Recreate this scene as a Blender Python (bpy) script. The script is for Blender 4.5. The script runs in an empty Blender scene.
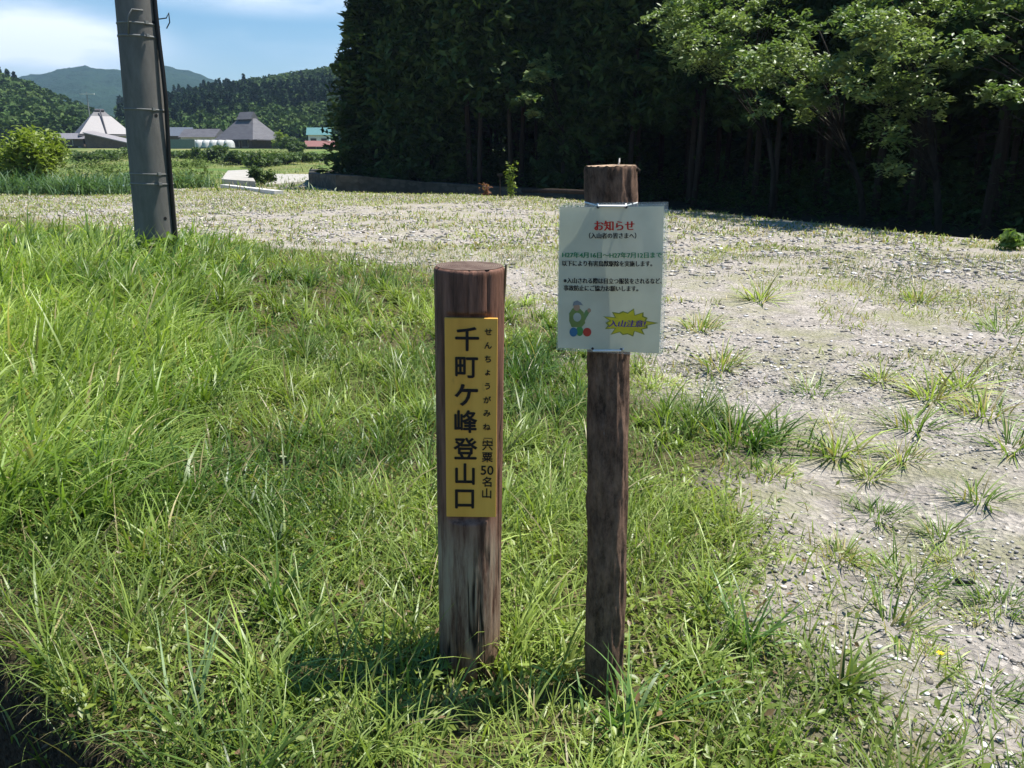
import bpy, math, random
import numpy as np
from mathutils import Vector
R = math.radians
random.seed(7)
rng = np.random.default_rng(11)
SC = bpy.context.scene
COL = SC.collection

# ------------------------------------------------------------------ camera
CAMZ, FPX, PITCH = 1.5, 800.0, R(16)
CP, SP = math.cos(PITCH), math.sin(PITCH)
cd = bpy.data.cameras.new('camera'); cam = bpy.data.objects.new('camera', cd); COL.objects.link(cam)
cam.location = (0, 0, CAMZ); cam.rotation_euler = (R(90) - PITCH, 0, 0)
cd.sensor_width = 36; cd.lens = FPX / 1024 * 36; cd.clip_start = .05; cd.clip_end = 9000
SC.camera = cam

# ------------------------------------------------------------------ sky, sun, exposure
SUNV = Vector((.40, .11, 1)).normalized()
EL = math.asin(SUNV.z); AZ = math.atan2(SUNV.x, SUNV.y)
W_ = bpy.data.worlds.new('World'); SC.world = W_; W_.use_nodes = True
nt = W_.node_tree; bg = nt.nodes['Background']
sky = nt.nodes.new('ShaderNodeTexSky'); sky.sky_type = 'NISHITA'; sky.sun_disc = False
sky.sun_elevation = EL; sky.sun_rotation = AZ; sky.air_density = 1.2; sky.dust_density = .3; sky.ozone_density = 2.5
tc = nt.nodes.new('ShaderNodeTexCoord'); mp = nt.nodes.new('ShaderNodeMapping'); mp.inputs['Scale'].default_value = (1.6, 1.6, 7)
mp.inputs['Location'].default_value = (.35, .2, .1)
no = nt.nodes.new('ShaderNodeTexNoise'); no.inputs['Scale'].default_value = 1.7; no.inputs['Detail'].default_value = 7; no.inputs['Roughness'].default_value = .55
rp = nt.nodes.new('ShaderNodeValToRGB'); rp.color_ramp.elements[0].position = .56; rp.color_ramp.elements[1].position = .8
rp.color_ramp.elements[1].color = (.85, .85, .85, 1)
mx = nt.nodes.new('ShaderNodeMix'); mx.data_type = 'RGBA'; mx.inputs[7].default_value = (12, 12.3, 13, 1)
hs = nt.nodes.new('ShaderNodeHueSaturation'); hs.inputs['Saturation'].default_value = 1.65
L = nt.links.new
L(tc.outputs['Generated'], mp.inputs[0]); L(mp.outputs[0], no.inputs[0]); L(no.outputs[0], rp.inputs[0])
def bank(d, sc_, w):
    a = nt.nodes.new('ShaderNodeVectorMath'); a.operation = 'SUBTRACT'; a.inputs[1].default_value = d
    b = nt.nodes.new('ShaderNodeVectorMath'); b.operation = 'MULTIPLY'; b.inputs[1].default_value = sc_
    c = nt.nodes.new('ShaderNodeVectorMath'); c.operation = 'LENGTH'; e = nt.nodes.new('ShaderNodeMapRange'); e.interpolation_type = 'SMOOTHSTEP'
    e.inputs[1].default_value = 1; e.inputs[2].default_value = 0; e.inputs[3].default_value = 0; e.inputs[4].default_value = w
    L(tc.outputs['Generated'], a.inputs[0]); L(a.outputs[0], b.inputs[0]); L(b.outputs[0], c.inputs[0]); L(c.outputs['Value'], e.inputs[0]); return e.outputs[0]
def skydir(px, py):
    a = (px - 512) / FPX; b = (384 - py) / FPX; return Vector((a, CP + b * SP, -SP + b * CP)).normalized()
b1 = bank(skydir(5, 32), (5.5, 5.5, 20), 1.7); b2 = bank(skydir(300, -6), (3.4, 3.4, 32), 1.1); b3 = bank(skydir(80, 55), (6, 6, 24), .4)
m1 = nt.nodes.new('ShaderNodeMath'); m1.operation = 'ADD'; m2 = nt.nodes.new('ShaderNodeMath'); m2.operation = 'ADD'; L(b1, m1.inputs[0]); L(b2, m1.inputs[1]); L(m1.outputs[0], m2.inputs[0]); L(b3, m2.inputs[1])
m3 = nt.nodes.new('ShaderNodeMath'); m3.operation = 'MULTIPLY'; m4 = nt.nodes.new('ShaderNodeMapRange'); m4.inputs[1].default_value = .36; m4.inputs[2].default_value = .58; L(no.outputs[0], m4.inputs[0]); L(m4.outputs[0], m3.inputs[0]); L(m2.outputs[0], m3.inputs[1])
m5 = nt.nodes.new('ShaderNodeMath'); m5.operation = 'MAXIMUM'; m5.use_clamp = True; m6 = nt.nodes.new('ShaderNodeMath'); m6.operation = 'MULTIPLY'; m6.inputs[1].default_value = .35; L(rp.outputs[0], m6.inputs[0]); L(m3.outputs[0], m5.inputs[0]); L(m6.outputs[0], m5.inputs[1])
L(m5.outputs[0], mx.inputs[0]); L(sky.outputs[0], hs.inputs['Color']); L(hs.outputs[0], mx.inputs[6]); L(mx.outputs[2], bg.inputs[0])
bg.inputs[1].default_value = .058
sl = bpy.data.lights.new('sun', 'SUN'); sl.energy = 4.6; sl.angle = R(.5); sl.color = (1, .965, .9)
so = bpy.data.objects.new('sun', sl); COL.objects.link(so); so.rotation_euler = (-SUNV).to_track_quat('-Z', 'Y').to_euler()
SC.view_settings.view_transform = 'Standard'; SC.view_settings.look = 'None'; SC.view_settings.gamma = 1
SC.view_settings.exposure = 1.12
SC.cycles.max_bounces = 6; SC.cycles.transparent_max_bounces = 8; SC.cycles.volume_bounces = 0

# ------------------------------------------------------------------ helpers
def ray(px, py):
    a = (px - 512) / FPX; b = (384 - py) / FPX
    return a, CP + b * SP, -SP + b * CP
def at(px, py, Y):
    a, y, z = ray(px, py); t = Y / y
    return Vector((a * t, Y, CAMZ + z * t))
def gp(px, py, z=0):
    a, y, zz = ray(px, py); t = (z - CAMZ) / zz
    return Vector((a * t, y * t, z))
def tag(o, label=None, cat=None, group=None, kind=None):
    if label: o['label'] = label
    if cat: o['category'] = cat
    if group: o['group'] = group
    if kind: o['kind'] = kind
    return o
def empty(name, loc, label, cat, group=None, rz=0):
    o = bpy.data.objects.new(name, None); COL.objects.link(o); o.location = loc; o.rotation_euler.z = rz; o.empty_display_size = .2
    return tag(o, label, cat, group)
def mesh(name, V, F, mat, parent=None, col=None, smooth=False, uvx=None):
    """V (n,3); F: array (m,k) or list of such arrays or python list of tuples"""
    V = np.asarray(V, dtype=np.float32)
    me = bpy.data.meshes.new(name)
    if isinstance(F, np.ndarray): F = [F]
    if isinstance(F, list) and len(F) and isinstance(F[0], np.ndarray) and F[0].ndim == 2:
        loops = np.concatenate([f.ravel() for f in F]).astype(np.int32)
        tot = np.concatenate([np.full(len(f), f.shape[1]) for f in F]).astype(np.int32)
        st = np.concatenate([[0], np.cumsum(tot)[:-1]]).astype(np.int32)
        me.vertices.add(len(V)); me.vertices.foreach_set('co', V.ravel())
        me.loops.add(len(loops)); me.loops.foreach_set('vertex_index', loops)
        me.polygons.add(len(tot)); me.polygons.foreach_set('loop_start', st); me.polygons.foreach_set('loop_total', tot)
        me.update(calc_edges=True)
    else:
        me.from_pydata([tuple(map(float, v)) for v in V], [], F)
    if col is not None:
        a = me.color_attributes.new('col', 'FLOAT_COLOR', 'POINT')
        c = np.ones((len(V), 4), dtype=np.float32); c[:, :col.shape[1]] = col; a.data.foreach_set('color', c.ravel())
    if smooth: me.polygons.foreach_set('use_smooth', np.ones(len(me.polygons), dtype=bool))
    me.materials.append(mat)
    o = bpy.data.objects.new(name, me); COL.objects.link(o)
    if parent: o.parent = parent
    return o
class MB:
    def __init__(s): s.v = []; s.f = []
    def add(s, V, F):
        n = len(s.v); s.v += [tuple(v) for v in V]; s.f += [tuple(i + n for i in f) for f in F]; return s
    def box(s, c, d, rz=0):
        x, y, z = d[0] / 2, d[1] / 2, d[2] / 2; ca, sa = math.cos(rz), math.sin(rz)
        V = [(c[0] + i * x * ca - j * y * sa, c[1] + i * x * sa + j * y * ca, c[2] + k * z) for k in (-1, 1) for i, j in ((-1, -1), (1, -1), (1, 1), (-1, 1))]
        return s.add(V, [(3, 2, 1, 0), (4, 5, 6, 7), (0, 1, 5, 4), (1, 2, 6, 5), (2, 3, 7, 6), (3, 0, 4, 7)])
    def tube(s, pts, rad, n=8, caps=True):
        pts = [Vector(p) for p in pts]
        if not hasattr(rad, '__len__'): rad = [rad] * len(pts)
        V = []; F = []; up = None
        for i, p in enumerate(pts):
            d = (pts[min(i + 1, len(pts) - 1)] - pts[max(i - 1, 0)]).normalized()
            if up is None: up = d.cross(Vector((.3, .9, .2))).normalized()
            u = (up - d * up.dot(d)).normalized(); w = d.cross(u); up = u
            for k in range(n):
                a = 2 * math.pi * k / n; V.append(p + (u * math.cos(a) + w * math.sin(a)) * rad[i])
        for i in range(len(pts) - 1):
            for k in range(n): F.append((i * n + k, i * n + (k + 1) % n, (i + 1) * n + (k + 1) % n, (i + 1) * n + k))
        if caps: F.append(tuple(range(n - 1, -1, -1))); F.append(tuple((len(pts) - 1) * n + k for k in range(n)))
        return s.add(V, F)
    def build(s, name, mat, parent=None, smooth=False):
        return mesh(name, s.v, s.f, mat, parent, smooth=smooth)

def hash2(ix, iy, seed):
    h = (ix.astype(np.int64) * 374761393 + iy.astype(np.int64) * 668265263 + seed * 1274126177) & 0x7fffffff
    h = ((h ^ (h >> 13)) * 1274126177) & 0x7fffffff
    return ((h ^ (h >> 16)) & 0xffff) / 65535.0
def vnoise(x, y, seed=0):
    x = np.asarray(x, float); y = np.asarray(y, float)
    ix = np.floor(x); iy = np.floor(y); fx = x - ix; fy = y - iy
    fx = fx * fx * (3 - 2 * fx); fy = fy * fy * (3 - 2 * fy)
    a = hash2(ix, iy, seed); b = hash2(ix + 1, iy, seed); c = hash2(ix, iy + 1, seed); d = hash2(ix + 1, iy + 1, seed)
    return (a * (1 - fx) + b * fx) * (1 - fy) + (c * (1 - fx) + d * fx) * fy
def fbm(x, y, seed=0, o=4):
    s = 0; a = .5; t = 0
    for k in range(o):
        s = s + a * vnoise(x, y, seed + k * 17); t += a; a *= .5; x = np.asarray(x) * 2.03 + 3.1; y = np.asarray(y) * 2.03 + 7.7
    return s / t
def sst(x, a, b):
    t = np.clip((x - a) / (b - a), 0, 1); return t * t * (3 - 2 * t)

# ------------------------------------------------------------------ materials
class NM:
    def __init__(s, name, rough=.8, spec=.3):
        s.m = bpy.data.materials.new(name); s.m.use_nodes = True; s.t = s.m.node_tree
        s.b = s.t.nodes['Principled BSDF']; s.b.inputs['Roughness'].default_value = rough; s.b.inputs['Specular IOR Level'].default_value = spec
        s.tc = s.n('ShaderNodeTexCoord')
    def n(s, t, **k):
        x = s.t.nodes.new(t)
        for a, v in k.items(): setattr(x, a, v)
        return x
    def l(s, a, b): s.t.links.new(a, b)
    def noise(s, scale, detail=4, rough=.5, stretch=(1, 1, 1), loc=(0, 0, 0)):
        m = s.n('ShaderNodeMapping'); m.inputs['Scale'].default_value = stretch; m.inputs['Location'].default_value = loc
        x = s.n('ShaderNodeTexNoise'); x.inputs['Scale'].default_value = scale; x.inputs['Detail'].default_value = detail; x.inputs['Roughness'].default_value = rough
        s.l(s.tc.outputs['Object'], m.inputs[0]); s.l(m.outputs[0], x.inputs[0]); return x.outputs[0]
    def voro(s, scale, out='Color', stretch=(1, 1, 1)):
        m = s.n('ShaderNodeMapping'); m.inputs['Scale'].default_value = stretch
        x = s.n('ShaderNodeTexVoronoi'); x.inputs['Scale'].default_value = scale
        s.l(s.tc.outputs['Object'], m.inputs[0]); s.l(m.outputs[0], x.inputs[0]); return x.outputs[out]
    def ramp(s, f, stops):
        r = s.n('ShaderNodeValToRGB'); e = r.color_ramp.elements
        while len(e) < len(stops): e.new(.5)
        for i, (p, c) in enumerate(stops): e[i].position = p; e[i].color = (*(c if hasattr(c, '__len__') else (c, c, c)), 1)
        s.l(f, r.inputs[0]); return r.outputs[0]
    def mix(s, f, a, b, mode='MIX'):
        x = s.n('ShaderNodeMix', data_type='RGBA', blend_type=mode)
        for i, v in ((0, f), (6, a), (7, b)):
            if isinstance(v, bpy.types.NodeSocket): s.l(v, x.inputs[i])
            elif i == 0: x.inputs[0].default_value = v
            else: x.inputs[i].default_value = (*v, 1)
        return x.outputs[2]
    def attr(s, name='col'):
        a = s.n('ShaderNodeAttribute'); a.attribute_name = name; return a
    def color(s, c):
        if isinstance(c, bpy.types.NodeSocket): s.l(c, s.b.inputs['Base Color'])
        else: s.b.inputs['Base Color'].default_value = (*c, 1)
        return s
    def bump(s, h, strength=.5, dist=.01):
        b = s.n('ShaderNodeBump'); b.inputs['Strength'].default_value = strength; b.inputs['Distance'].default_value = dist
        s.l(h, b.inputs['Height']); s.l(b.outputs[0], s.b.inputs['Normal']); return s

def leafmat(name, c1=None, c2=None, rough=.5, trans=.45, var=3.0, tint=(1.15, 1.25, .55), spec=.35):
    m = NM(name, rough, spec)
    if c1 is None: c = m.attr().outputs['Color']
    else: c = m.mix(m.ramp(m.noise(var, 5, .7), [(.36, 0.), (.64, 1.)]), c1, c2)
    m.color(c)
    tr = m.n('ShaderNodeBsdfTranslucent'); m.l(m.mix(1., c, tint, 'MULTIPLY'), tr.inputs[0])
    ms = m.n('ShaderNodeMixShader'); ms.inputs[0].default_value = trans
    out = m.t.nodes['Material Output']
    m.l(m.b.outputs[0], ms.inputs[1]); m.l(tr.outputs[0], ms.inputs[2]); m.l(ms.outputs[0], out.inputs[0])
    return m.m
def plain(name, c, rough=.7, spec=.3, metal=0, var=.12, scale=6, bump=0):
    m = NM(name, rough, spec); m.b.inputs['Metallic'].default_value = metal
    lo = tuple(v * (1 - var * 2) for v in c); hi = tuple(min(1, v * (1 + var)) for v in c)
    n = m.noise(scale, 6, .65); m.color(m.mix(m.ramp(n, [(.35, 0.), (.65, 1.)]), lo, hi))
    if bump: m.bump(n, bump, .01)
    return m.m

M = {}
M['grass'] = leafmat('grass', rough=.42, trans=.4, spec=.45)
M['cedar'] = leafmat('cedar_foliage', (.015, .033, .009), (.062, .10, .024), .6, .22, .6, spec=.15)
M['broad'] = leafmat('broadleaf', (.09, .16, .04), (.26, .32, .13), .45, .3, .8, spec=.4)
M['hillwood'] = leafmat('hill_foliage', rough=.8, trans=.1, spec=.1)
M['shrub'] = leafmat('shrub_leaf', (.14, .2, .028), (.24, .3, .05), .5, .4, 1.5)
M['reed'] = leafmat('reed_leaf', (.05, .11, .05), (.12, .2, .08), .5, .35, 2)
M['bush'] = leafmat('bush_leaf', (.035, .07, .016), (.1, .15, .035), .6, .3, .4)
M['weed'] = leafmat('weed_leaf', (.07, .13, .02), (.16, .24, .05), .5, .4, 9)
m = NM('cedar_bark', .9, .1); n = m.noise(9, 6, .7, (1, 1, .08)); m.color(m.ramp(n, [(.3, (.02, .014, .01)), (.7, (.06, .046, .036))])).bump(n, .8, .02); M['bark'] = m.m
m = NM('grey_bark', .9, .1); n = m.noise(6, 6, .7, (1, 1, .3)); m.color(m.ramp(n, [(.3, (.014, .012, .01)), (.7, (.045, .04, .032))])).bump(n, .6, .02); M['gbark'] = m.m

# ------------------------------------------------------------------ terrain functions
EDGE = np.array([(26, -10), (13.5, 7), (9.0, 14.0), (5.1, 22.0), (.6, 30.5), (-7.4, 34.2), (-10.3, 40), (-13.5, 54), (-16, 80), (30, 150), (200, 260)], float)
def edged(x, y):
    x = np.asarray(x, float); y = np.asarray(y, float); best = np.full(x.shape, 1e9); sg = np.ones(x.shape)
    for (ax, ay), (bx, by) in zip(EDGE[:-1], EDGE[1:]):
        dx, dy = bx - ax, by - ay; t = np.clip(((x - ax) * dx + (y - ay) * dy) / (dx * dx + dy * dy), 0, 1)
        d = np.hypot(x - ax - t * dx, y - ay - t * dy); s = -(dx * (y - ay) - dy * (x - ax))
        u = d < best; best = np.where(u, d, best); sg = np.where(u, np.sign(s), sg)
    return best * sg
GB = np.array([(-13.2, 21), (-4.5, 13.9), (-.8, 10.3), (.45, 7.4), (1.05, 4.86), (1.25, 3.57), (1.15, 2.48), (1.05, 1.68), (.7, 0), (.6, -6)], float)
def gravd(x, y):   # signed distance, + on the gravel side
    x = np.asarray(x, float); y = np.asarray(y, float); best = np.full(x.shape, 1e9); sg = np.ones(x.shape)
    G = np.vstack([[(-60, 24)], GB])
    for (ax, ay), (bx, by) in zip(G[:-1], G[1:]):
        dx, dy = bx - ax, by - ay; t = np.clip(((x - ax) * dx + (y - ay) * dy) / (dx * dx + dy * dy), 0, 1)
        d = np.hypot(x - ax - t * dx, y - ay - t * dy); s = (dx * (y - ay) - dy * (x - ax))
        u = d < best; best = np.where(u, d, best); sg = np.where(u, np.sign(s), sg)
    return best * sg
DA, DB = gp(-30, 632), gp(148, 790)
def ditchd(x, y):  # + inside the ditch side
    dx, dy = DB.x - DA.x, DB.y - DA.y; l = math.hypot(dx, dy)
    return -(dx * (np.asarray(y) - DA.y) - dy * (np.asarray(x) - DA.x)) / l * -1 * -1
def height(x, y):
    x = np.asarray(x, float); y = np.asarray(y, float)
    z = .10 * (fbm(x * .35, y * .35, 3) - .5) * sst(np.hypot(x, y - 2), 1, 6) + .035 * (fbm(x * 2.2, y * 2.2, 9) - .5) + .012 * (fbm(x * 9, y * 9, 5, 3) - .5)
    z += .31 / (1 + np.exp((x + 2.3) / .45)) * np.exp(-((y - 8) / 3.2) ** 2)
    # hollow to the right of the grass edge, track rut
    g = gravd(x, y); z -= .05 * np.exp(-((g - .35) / .3) ** 2) * (y < 6)
    e = edged(x, y)
    q = sst(x, -7.9, -7.0) * sst(-y, -50, -40)
    z += np.where(e > .2, q * (-1.3 * sst(e, .2, 1.9) + (1.4 - .6 * sst(x, 0, 5)) * sst(e, 4.0, 5.0)) + (1 - q) * .5 * sst(e, .55, 1.3) + .4 * np.clip(e - 22, 0, 400) * (x > -30), 0)
    d = ditchd(x, y); z -= 1.3 * sst(d + .06 * (fbm(x * 6, y * 6, 2) - .5), -.02, .1)
    r = np.hypot(x, y); z += .9 * (fbm(x * .11, y * .11, 71) - .5) * sst(r, 40, 60) * sst(-x, 7, 12) * sst(-r, -150, -110)
    z += np.where(e < 0, 1, 0) * (2.7 * sst(r, 75, 190) - .5 * sst(r, 38, 60) + .5 * sst(r, 75, 100))
    return z
def hz(x, y): return float(height(np.array([x]), np.array([y]))[0])

# ------------------------------------------------------------------ ground sheet
def axis(c, lo, hi, s, n):
    a = np.arcsinh((lo - c) / s); b = np.arcsinh((hi - c) / s); return c + s * np.sinh(np.linspace(a, b, n))
X = axis(0, -2600, 2600, 2.2, 760); Y = axis(2.6, -60, 4200, 2.0, 700)
gx, gy = np.meshgrid(X, Y)
gz = height(gx, gy)
V = np.stack([gx.ravel(), gy.ravel(), gz.ravel()], 1)
nx, ny = len(X), len(Y)
i = np.arange(nx - 1)[None, :] + np.arange(ny - 1)[:, None] * nx; i = i.ravel()
F = np.stack([i, i + 1, i + nx + 1, i + nx], 1)
g = gravd(gx, gy) + 1.5 * (fbm(gx * 1.2, gy * 1.2, 31) - .5); e = edged(gx, gy)
grav = sst(g, -.55, .25) * (e < .6) * sst(-gy - gx * .0, -60, -36)
forest = sst(e, .1, .7)
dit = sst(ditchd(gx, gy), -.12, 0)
colz = np.stack([grav.ravel(), forest.ravel(), dit.ravel()], 1)
m = NM('ground', .95, .15); at_ = m.attr(); sp = m.n('ShaderNodeSeparateColor'); m.l(at_.outputs['Color'], sp.inputs[0])
big = m.noise(.55, 5, .6); mid = m.noise(3.5, 6, .65); fine = m.noise(60, 5, .7)
dust = m.mix(m.ramp(mid, [(.36, 0.), (.66, 1.)]), (.43, .385, .335), (.32, .285, .25))
st1 = m.ramp(m.voro(38), [(0., .55), (.45, .9), (.8, 1.15), (1., 1.9)])
st2 = m.ramp(m.voro(11), [(0., .7), (.5, 1.), (.85, 1.1), (1., 1.7)])
gcol = m.mix(1., m.mix(.75, dust, st1, 'MULTIPLY'), m.mix(m.ramp(big, [(.4, 0.), (.6, .8)]), (1, 1, 1), st2), 'MULTIPLY')
gcol = m.mix(m.ramp(m.noise(1.3, 7, .7, loc=(5, 3, 0)), [(.46, 0.), (.62, .6)]), gcol, (.24, .24, .11))
soil = m.mix(m.ramp(m.noise(7, 7, .75), [(.35, 0.), (.65, 1.)]), (.05, .042, .02), (.15, .13, .06))
farg = m.mix(m.ramp(m.noise(.11, 7, .65), [(.4, 0.), (.62, 1.)]), (.085, .145, .03), (.20, .19, .07))
geo = m.n('ShaderNodeNewGeometry'); sx = m.n('ShaderNodeSeparateXYZ'); m.l(geo.outputs['Position'], sx.inputs[0])
fr = m.n('ShaderNodeMapRange'); fr.inputs[1].default_value = 12; fr.inputs[2].default_value = 34; m.l(sx.outputs[1], fr.inputs[0])
soil = m.mix(fr.outputs[0], soil, farg)
c = m.mix(sp.outputs[0], soil, gcol)
c = m.mix(sp.outputs[1], c, m.mix(m.ramp(mid, [(.4, 0.), (.6, 1.)]), (.02, .017, .010), (.045, .038, .024)))
c = m.mix(sp.outputs[2], c, m.mix(m.ramp(fine, [(.4, 0.), (.6, 1.)]), (.02, .016, .011), (.075, .06, .04)))  # ditch soil painted darker, putting the shade inside it into the colour
m.color(c); hh = m.n('ShaderNodeMath', operation='ADD'); m.l(fine, hh.inputs[0]); m.l(m.voro(38, 'Distance'), hh.inputs[1]); m.bump(hh.outputs[0], 1., .02)
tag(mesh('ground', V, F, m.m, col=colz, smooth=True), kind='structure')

# ------------------------------------------------------------------ gravel stones
def ico():
    t = (1 + 5 ** .5) / 2
    v = np.array([(-1, t, 0), (1, t, 0), (-1, -t, 0), (1, -t, 0), (0, -1, t), (0, 1, t), (0, -1, -t), (0, 1, -t), (t, 0, -1), (t, 0, 1), (-t, 0, -1), (-t, 0, 1)], float)
    f = np.array([(0, 11, 5), (0, 5, 1), (0, 1, 7), (0, 7, 10), (0, 10, 11), (1, 5, 9), (5, 11, 4), (11, 10, 2), (10, 7, 6), (7, 1, 8), (3, 9, 4), (3, 4, 2), (3, 2, 6), (3, 6, 8), (3, 8, 9), (4, 9, 5), (2, 4, 11), (6, 2, 10), (8, 6, 7), (9, 8, 1)])
    return v / np.linalg.norm(v[0]), f
IV, IF = ico()
def stones(name, x, y, size, cols, sink=.3):
    n = len(x); V = IV[None] * (1 + .75 * (rng.random((n, 12, 1)) - .5))
    V = V * np.stack([rng.uniform(.7, 1.4, n), rng.uniform(.7, 1.3, n), rng.uniform(.22, .6, n)], 1)[:, None, :] * size[:, None, None]
    a = rng.uniform(0, 6.28, n); ca, sa = np.cos(a)[:, None], np.sin(a)[:, None]
    V = np.stack([V[..., 0] * ca - V[..., 1] * sa, V[..., 0] * sa + V[..., 1] * ca, V[..., 2] + .35 * (rng.random((n, 1)) - .5) * V[..., 0]], 2)
    V += np.stack([x, y, height(x, y) + size * sink], 1)[:, None, :]
    F = IF[None] + (np.arange(n) * 12)[:, None, None]
    return mesh(name, V.reshape(-1, 3), F.reshape(-1, 3), M['stone'], col=np.repeat(cols, 12, 0))
m = NM('stone', .9, .2); m.color(m.mix(.5, m.attr().outputs['Color'], m.ramp(m.noise(40, 5, .7), [(.3, .6), (.7, 1.3)]), 'MULTIPLY')); M['stone'] = m.m
xs, ys, ss = [], [], []
for (y0, y1, n, s0, s1) in ((1, 6, 34000, .0025, .012), (5, 13, 15000, .006, .022), (10, 37, 24000, .011, .045)):
    y = rng.uniform(y0, y1, n * 3); x = rng.uniform(-.75, .85, n * 3) * (y + 1.5)
    k = (gravd(x, y) + 1.5 * (fbm(x * 1.2, y * 1.2, 31) - .5) > rng.uniform(-.9, .5, len(x))) & (edged(x, y) < -.05) & (fbm(x * .8, y * .8, 40) > rng.uniform(.3, .62, len(x)))
    x, y = x[k][:n], y[k][:n]; xs.append(x); ys.append(y); ss.append(s0 + (s1 - s0) * rng.random(len(x)) ** 3.2)
x = np.concatenate(xs); y = np.concatenate(ys); s = np.concatenate(ss); n = len(x)
v = rng.choice([.15, .23, .31, .43, .62], n, p=[.14, .22, .28, .22, .14])[:, None] * rng.uniform(.85, 1.15, (n, 1))
tag(stones('gravel', x, y, s, v * np.array([1.03, .96, .88])[None] ** rng.uniform(.3, 2, (n, 1))), 'loose grey and white stones strewn over the bare lot', 'gravel', kind='stuff')

# ------------------------------------------------------------------ grass blades
def blades(x, y, h, w, curve, cols, segs=4, ang=None, droop=None, z=None, tilt=None, spread=.0):
    n = len(x); z = height(x, y) if z is None else z
    ang = rng.uniform(0, 2 * np.pi, n) if ang is None else ang
    t = np.linspace(0, 1, segs + 1)[None]
    bend = curve[:, None]; tl = (rng.uniform(0, .35, n) if tilt is None else tilt)[:, None]
    # arc: angle from vertical grows along the blade
    th = tl + bend * t; ds = h[:, None] / segs
    r = np.cumsum(np.sin(th) * ds, 1) - np.sin(th[:, :1]) * ds; zz = np.cumsum(np.cos(th) * ds, 1) - np.cos(th[:, :1]) * ds
    cx = x[:, None] + r * np.cos(ang)[:, None]; cy = y[:, None] + r * np.sin(ang)[:, None]; cz = z[:, None] + zz - .01
    wa = ang + np.pi / 2 + rng.uniform(-.9, .9, n); ww = w[:, None] * np.array([.75, 1, .85, .55, .05] if segs == 4 else np.interp(np.linspace(0, 1, segs + 1), [0, .25, .6, 1], [.7, 1, .7, .04]))[None] * .5
    ox = np.cos(wa)[:, None] * ww; oy = np.sin(wa)[:, None] * ww
    A = np.stack([cx - ox, cy - oy, cz], 2); B = np.stack([cx + ox, cy + oy, cz + ww * .5], 2)
    V = np.stack([A, B], 2).reshape(-1, 3)
    i = (np.arange(segs) * 2)[None] + (np.arange(n) * (segs + 1) * 2)[:, None]; i = i.ravel()
    F = np.stack([i, i + 1, i + 3, i + 2], 1)
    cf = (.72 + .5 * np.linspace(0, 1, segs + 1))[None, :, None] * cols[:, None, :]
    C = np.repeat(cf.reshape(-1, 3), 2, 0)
    return V, F, C
class Acc:
    def __init__(s): s.V = []; s.F = []; s.C = []; s.n = 0
    def add(s, V, F, C): s.V.append(V); s.F.append(F + s.n); s.C.append(C); s.n += len(V)
    def build(s, name, mat, parent=None): return mesh(name, np.concatenate(s.V), s.F, mat, parent, col=np.concatenate(s.C))
def gcolor(n, x, y, dry=.08, warm=0., seed=60):
    f = fbm(x * 1.1, y * 1.1, seed)[:, None]; r = rng.random((n, 1))
    a = np.array([.06, .125, .02]); b = np.array([.31, .385, .09]); c = a + (b - a) * np.clip(.1 + .95 * (f - .3) * 2.1 + .45 * (r - .5), 0, 1)
    c = c * rng.uniform(.75, 1.2, (n, 1))
    d = rng.random(n) < dry + warm; c[d] = np.array([.34, .29, .14]) * rng.uniform(.6, 1.2, (d.sum(), 1))
    return c
def region(n, y0, y1, a=.8, xoff=.6):
    y = rng.uniform(y0 ** 2, y1 ** 2, n) ** .5; x = rng.uniform(-a, a, n) * (y + xoff); return x, y
def footprint(x, y):  # keep clear of the posts and the ditch
    k = ditchd(x, y) < .02
    for px_, py_, r_ in ((-.124, 2.11, .1), (.262, 2.01, .065), (-3.94, 9, .25)): k &= np.hypot(x - px_, y - py_) > r_
    return k
def gmask(x, y):  # 1 in grass, 0 on gravel
    return 1 - sst(gravd(x, y) + 1.5 * (fbm(x * 1.2, y * 1.2, 31) - .5), -.45, .35)
def tall(x, y): return sst(-x - .28 * y + .6 * (fbm(x * .8, y * .8, 44) - .5), .05, 1.3) * sst(y, 2.3, 3.4)
G = Acc()
for (y0, y1, n, wl, wh, lm) in ((1.1, 3.2, 26000, .0028, .0085, 1.15), (3.0, 6, 34000, .004, .011, 1.15), (5.5, 15, 44000, .008, .02, 1.05)):
    x, y = region(n, y0, y1); T = tall(x, y)
    clump = fbm(x * 3.3, y * 3.3, 50); keep = (rng.random(n) < gmask(x, y) * (.5 + .5 * sst(clump + .12 * T, .33, .6)) * (1 - .45 * T)) & footprint(x, y)
    x, y, T, clump = x[keep], y[keep], T[keep], clump[keep]; k = len(x)
    h = lm * (rng.uniform(.06, .21, k) * (.6 + 1.1 * clump) * (1 - T) + T * rng.uniform(.22, .5, k)); h *= np.where(rng.random(k) < .04, 1.7, 1)
    near = sst(gravd(x, y), -.9, 0); h *= 1 - .5 * near
    w = rng.uniform(wl, wh, k) * (1 + 1.1 * T); h *= 1 - .55 * np.exp(-(np.minimum(np.hypot(x + .13, y - 1.93), np.hypot(x - .27, y - 1.88)) / .2) ** 2)
    ang = np.where(T > .3, rng.normal(.15, 1.1, k), rng.uniform(0, 6.28, k))
    c_ = gcolor(k, x, y, .07, 0) * (1 + .22 * T)[:, None]
    G.add(*blades(x, y, h, w, rng.uniform(.2, 1.7, k), c_, ang=ang, tilt=rng.uniform(0, .55, k)))
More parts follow.
